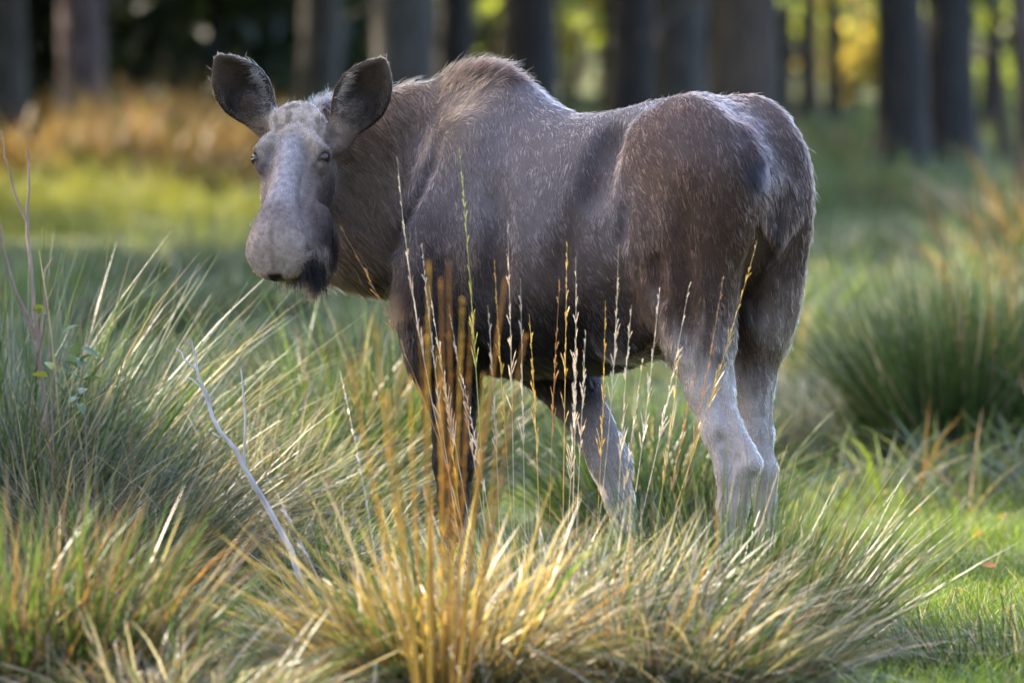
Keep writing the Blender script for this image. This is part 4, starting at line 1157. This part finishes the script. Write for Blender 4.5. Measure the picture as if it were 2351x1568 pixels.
# ------------------------------------------------------------------ seed stems rising out of the tussocks
def attr_mat(name, rough=.6, trans=0.0):
    return leaf_mat(name, trans=trans, rough=rough, spec=.35)
STEMM = leaf_mat('dry_stem', trans=.18, rough=.42, spec=.5, tint=(1, .9, .6))
rs = np.random.default_rng(314)
SC = {'pale': (.58, .48, .40), 'gold': (.55, .36, .10), 'rust': (.36, .19, .075), 'green': (.36, .36, .09)}
def seed_stem(root, base, tip, bow, colr, r=.0017, head=.45, nsp=34, splen=.055, open_=.22, solid=False):
    o = np.array(root.location); base = np.asarray(base, float) - o; tip = np.asarray(tip, float) - o
    s = np.linspace(0, 1, 9)[:, None]
    side = np.array([bow, 0, 0])
    path = lerp(base, tip, s) + side * (s ** 1.0 * (1 - s)) * 4 * .5
    rad = r * (1 - .72 * s[:, 0])
    v, f = tube(path, rad, 5)
    c = np.broadcast_to(lerp(np.array(SC[colr]) * np.array([.75, .85, .6]), np.array(SC[colr]), .6), (len(v), 3))
    st = link('stem', fast_mesh('stem', v, f, True, {'Col': c}), STEMM, root)
    # panicle: spikelets on short branchlets hugging the axis
    t = 1 - head * rs.random(nsp) ** .9
    P = np.stack([np.interp(t, s[:, 0], path[:, j]) for j in range(3)], 1)
    ax = unit(tip - path[5])
    a = rs.uniform(0, 2 * np.pi, nsp)
    e1 = unit(np.cross(ax, [0, 1, 0])); e2 = np.cross(ax, e1)
    d = unit(ax + open_ * rs.uniform(.3, 1.6, nsp)[:, None] * (np.cos(a)[:, None] * e1 + np.sin(a)[:, None] * e2 * .6))
    L = splen * rs.uniform(.4, 1.3, nsp) * np.clip(1.25 - (t - (1 - head)) / head, .35, 1.2)
    parts = []
    for k in range(nsp):
        m = 5
        q = np.linspace(0, 1, m)
        pp = P[k] + d[k] * L[k] * q[:, None] + np.array([0, 0, -.10]) * (q[:, None] ** 2) * L[k]
        zig = np.array([.25, 1, .5, 1.0, .1]) * (.0021 if not solid else .004)
        w = unit(np.cross(d[k], rs.normal(0, 1, 3)))
        vv = np.stack([pp - w * zig[:, None], pp + w * zig[:, None]], 1).reshape(-1, 3)
        kk = 2 * np.arange(m - 1)
        parts.append((vv, np.stack([kk, kk + 1, kk + 3, kk + 2], 1), np.broadcast_to(np.array(SC[colr]) * rs.uniform(.8, 1.35), (len(vv), 3))))
    V, Fq, Cc = merge(parts)
    link('panicle', fast_mesh('panicle', V, Fq, False, {'Col': Cc}), STEMM, st, kind='stuff')

def foot(root, px):
    o = np.array(root.location)
    x = (px - 1175.5) * KPX * (o[1] + CAM_D)
    y = o[1] + rs.uniform(-.1, .1)
    return np.array([x, y, float(gz(x, y)) - .01])
S1 = T['seed']
for (bx, tx, ty, bow, colr) in ((1150, 912, 362, -.10, 'pale'), (1125, 1055, 338, .02, 'green'), (1110, 780, 517, .16, 'rust'), (1182, 1165, 508, .01, 'pale'), (1100, 968, 560, -.03, 'pale'), (1140, 985, 655, -.02, 'pale'),
                                (1288, 1302, 560, .0, 'gold'), (1300, 1322, 590, .02, 'pale'), (1330, 1420, 560, .05, 'pale'), (1210, 1195, 640, .0, 'pale'), (1260, 1285, 650, -.02, 'rust'), (1350, 1390, 690, .02, 'gold'),
                                (1150, 1120, 700, .02, 'pale'), (1160, 1030, 700, .0, 'pale'), (1240, 1215, 720, .02, 'gold'), (1090, 1005, 780, .01, 'gold'), (1310, 1345, 760, .0, 'pale'), (1200, 1135, 600, -.01, 'gold'), (1280, 1320, 800, .02, 'pale'), (1170, 1060, 860, .02, 'pale')):
    seed_stem(S1, foot(S1, bx), W(tx, ty, -1.1 + rs.uniform(-.35, .25)), bow, colr)
S2 = T['seed2']
for (bx, tx, ty, bow, colr) in ((1390, 1582, 657, .03, 'pale'), (1430, 1738, 556, .03, 'gold'), (1400, 1515, 660, .02, 'pale'), (1440, 1560, 800, .04, 'gold'), (1480, 1660, 640, .03, 'rust'), (1410, 1450, 700, -.02, 'pale'), (1460, 1600, 830, .0, 'rust'), (1380, 1475, 830, .0, 'pale')):
    seed_stem(S2, foot(S2, bx), W(tx, ty, -1.3 + rs.uniform(-.25, .25)), bow, colr)
S3 = T['left']
for (bx, tx, ty, bow, colr) in ((905, 490, 830, .10, 'rust'), (880, 690, 890, .02, 'rust'), (900, 780, 850, .03, 'pale'), (830, 590, 1050, .03, 'pale'), (860, 700, 1100, .02, 'gold')):
    seed_stem(S3, foot(S3, bx), W(tx, ty, -2.0 + rs.uniform(-.3, .3)), bow, colr, nsp=26, splen=.04)
SG = T['gold']
for (bx, tx, ty, colr) in ((1000, 985, 605, 'gold'), (1010, 1012, 640, 'rust'), (1030, 1062, 690, 'gold'), (1040, 1085, 720, 'rust'), (1035, 1160, 640, 'rust'), (1060, 1205, 775, 'rust'), (985, 860, 740, 'gold'), (975, 800, 830, 'gold'), (1020, 1030, 600, 'rust'), (990, 940, 860, 'gold'), (1045, 1110, 860, 'gold'),
                           (970, 890, 900, 'gold'), (1050, 1150, 930, 'gold'), (1005, 965, 760, 'rust'), (1015, 1005, 800, 'gold')):
    seed_stem(SG, foot(SG, bx) + np.array([0, -.9 * rs.random(), 0]), W(tx, ty, -5.6 - .6 * rs.random()), rs.uniform(-.02, .02), colr, r=.0058, head=.55, nsp=80, splen=.05, open_=.10, solid=True)
SR = T['r2']
for (bx, tx, ty, colr) in ((2290, 2180, 520, 'gold'), (2320, 2230, 420, 'gold'), (2350, 2300, 440, 'gold'), (2330, 2340, 380, 'rust'), (2300, 2120, 440, 'rust'), (2310, 2260, 560, 'gold'), (2370, 2390, 400, 'gold'), (2280, 2150, 600, 'gold')):
    seed_stem(SR, foot(SR, bx), W(tx, ty, 9.6 + rs.uniform(-.3, .3)), 0, colr, r=.004, head=.5, nsp=40, splen=.07)

# ------------------------------------------------------------------ dead twig, weed stalks
def wood_mat(name, c0, c1):
    return bark_mat(name, c0, c1, 0.0)
TW = wood_mat('dead_twig', (.30, .255, .25), (.56, .50, .49))
WS = wood_mat('weed_stalk', (.16, .10, .08), (.34, .22, .18))
def twig(name, label, cat, mat, runs, loc):
    root = link(name, None, label=label, cat=cat, loc=loc)
    loc = np.asarray(loc)
    for nm, pts, r0, r1 in runs:
        pts = np.array(pts) - loc
        # refine with slight kinks
        q = [pts[0]]
        for a, b in zip(pts[:-1], pts[1:]):
            q += [lerp(a, b, .5) + rs.normal(0, .004, 3), b]
        q = np.array(q)
        v, f = tube(q, np.linspace(r0, r1, len(q)), 7, rs, .05)
        link(nm, fast_mesh(nm, v, f, True), mat, root)
    return root
Yt = -1.0
def tw(*pp, Y=Yt, dy=0): return [W(a, b, Y + dy * i) for i, (a, b) in enumerate(pp)]
gb = G(735, Yt - .05)
twig('dead_twig', 'bare pale forked twig leaning out of the grass below the muzzle', 'twig', TW, [
    ('main_stem', [gb] + tw((668, 1262), (612, 1160), (560, 1072), (505, 990), (480, 930), (462, 880), (452, 845), (438, 778)), .011, .0025),
    ('branch', tw((561, 1074), (563, 980), (558, 900), (553, 848), dy=-.01), .0045, .002),
    ('branch', tw((455, 852), (436, 836), (420, 822), (404, 800), dy=.01), .004, .0018),
    ('branch', tw((520, 1015), (503, 1003), (488, 993)), .0035, .002),
    ('branch', tw((478, 925), (462, 890), (440, 870), (428, 862), dy=.01), .003, .0015),
    ('branch', tw((486, 945), (484, 925), (479, 905)), .003, .002)], gb)
gb = G(120, 2.0)
twig('weed_stalk', 'brown branched weed stalk with a few leaves in the grey green rushes', 'weed stalk', WS, [
    ('main_stem', [gb] + tw((110, 1000), (95, 860), (80, 720), (70, 600), (62, 480), (66, 400), (62, 345), Y=2.0), .009, .003),
    ('branch', tw((90, 790), (40, 680), (5, 560), (-20, 480), Y=2.0), .006, .003),
    ('branch', tw((93, 810), (102, 700), (104, 620), (122, 590), Y=2.0), .005, .003),
    ('branch', tw((66, 520), (30, 430), (10, 360), (2, 300), Y=2.0), .004, .002),
    ('branch', tw((100, 880), (70, 760), (30, 650), Y=2.05), .005, .002)], gb)
# young leafy shoot beside the stalk
def leaf_shape(L, w, curl=.25, n=5):
    t = np.linspace(0, 1, n)
    hw = w * np.sin(np.clip(t, .02, 1) ** .8 * np.pi) * .5 + .0004
    x = t * L; z = -curl * L * t ** 2
    V = np.concatenate([np.stack([x, -hw, z + hw * .35], 1), np.stack([x, t * 0, z], 1), np.stack([x, hw, z + hw * .35], 1)])
    k = np.arange(n - 1)
    F_ = np.concatenate([np.stack([k, k + 1, n + k + 1, n + k], 1), np.stack([n + k, n + k + 1, 2 * n + k + 1, 2 * n + k], 1)])
    return V, F_
def leaf_obj_mesh(name, L, w, colr, curl):
    v, f = leaf_shape(L, w, curl)
    return fast_mesh(name, v, f, True, {'Col': np.broadcast_to(np.array(colr), (len(v), 3))})
SHOOT = leaf_obj_mesh('leaf', .075, .034, (.14, .20, .11), .3); SHOOT.materials.append(GRASS)
YELL = leaf_obj_mesh('leaf', .06, .034, (.26, .28, .05), .2); YELL.materials.append(GRASS)
for (px, Yp, ty, lb, n, me) in ((185, 1.4, 735, 'pale green leafy shoot beside the brown weed stalk', 16, SHOOT), (108, 1.6, 690, 'small yellow green shoot against the brown weed stalk', 4, YELL)):
    b = G(px, Yp); root = link('leafy_shoot', None, label=lb, cat='plant', loc=b)
    tip = W(px, ty, Yp)
    v, f = tube(np.array([b * 0, (tip - b) * .5 + [.02, 0, 0], tip - b]), [.003, .0025, .0012], 5)
    link('stem', fast_mesh('stem', v, f, True), WS, root)
    for k in range(n):
        t = 1 - .32 * rs.random()
        o = link('leaf', me, None, root, loc=(tip - b) * t)
        o.rotation_euler = (rs.normal(0, .4), rs.uniform(-.7, .3), rs.uniform(0, 6.28))

# ------------------------------------------------------------------ fallen leaves on the turf
FL = [leaf_obj_mesh('fallen_leaf', .06, .035, c, cu) for c, cu in (((.42, .24, .08), .25), ((.36, .14, .05), -.3), ((.45, .34, .2), .3))]
FM = leaf_mat('fallen_leaf', trans=.25, rough=.6, spec=.3)
for m_ in FL: m_.materials.append(FM)
for k, (px, Yp) in enumerate(((2255, 4.8), (2290, 2.6), (2190, 1.2), (2060, 3.0), (2330, .3), (2240, -1.0), (1980, 2.2), (2150, -1.8), (1940, 5.2), (2310, 6.0), (2100, 6.4))):
    p = G(px, Yp)
    o = link('fallen_leaf', FL[k % 3], None, None, label=['curled orange leaf fallen on the bright turf', 'rusty brown leaf fallen on the bright turf', 'pale tan leaf fallen on the bright turf'][k % 3],
             cat='fallen leaf', group=['orange leaves on the turf', 'brown leaves on the turf', 'tan leaves on the turf'][k % 3], loc=p + np.array([0, 0, .055]))
    o.rotation_euler = (rs.normal(0, .3), rs.normal(.1, .3), rs.uniform(0, 6.28))
print('scene built', round(time.time() - T0, 1))
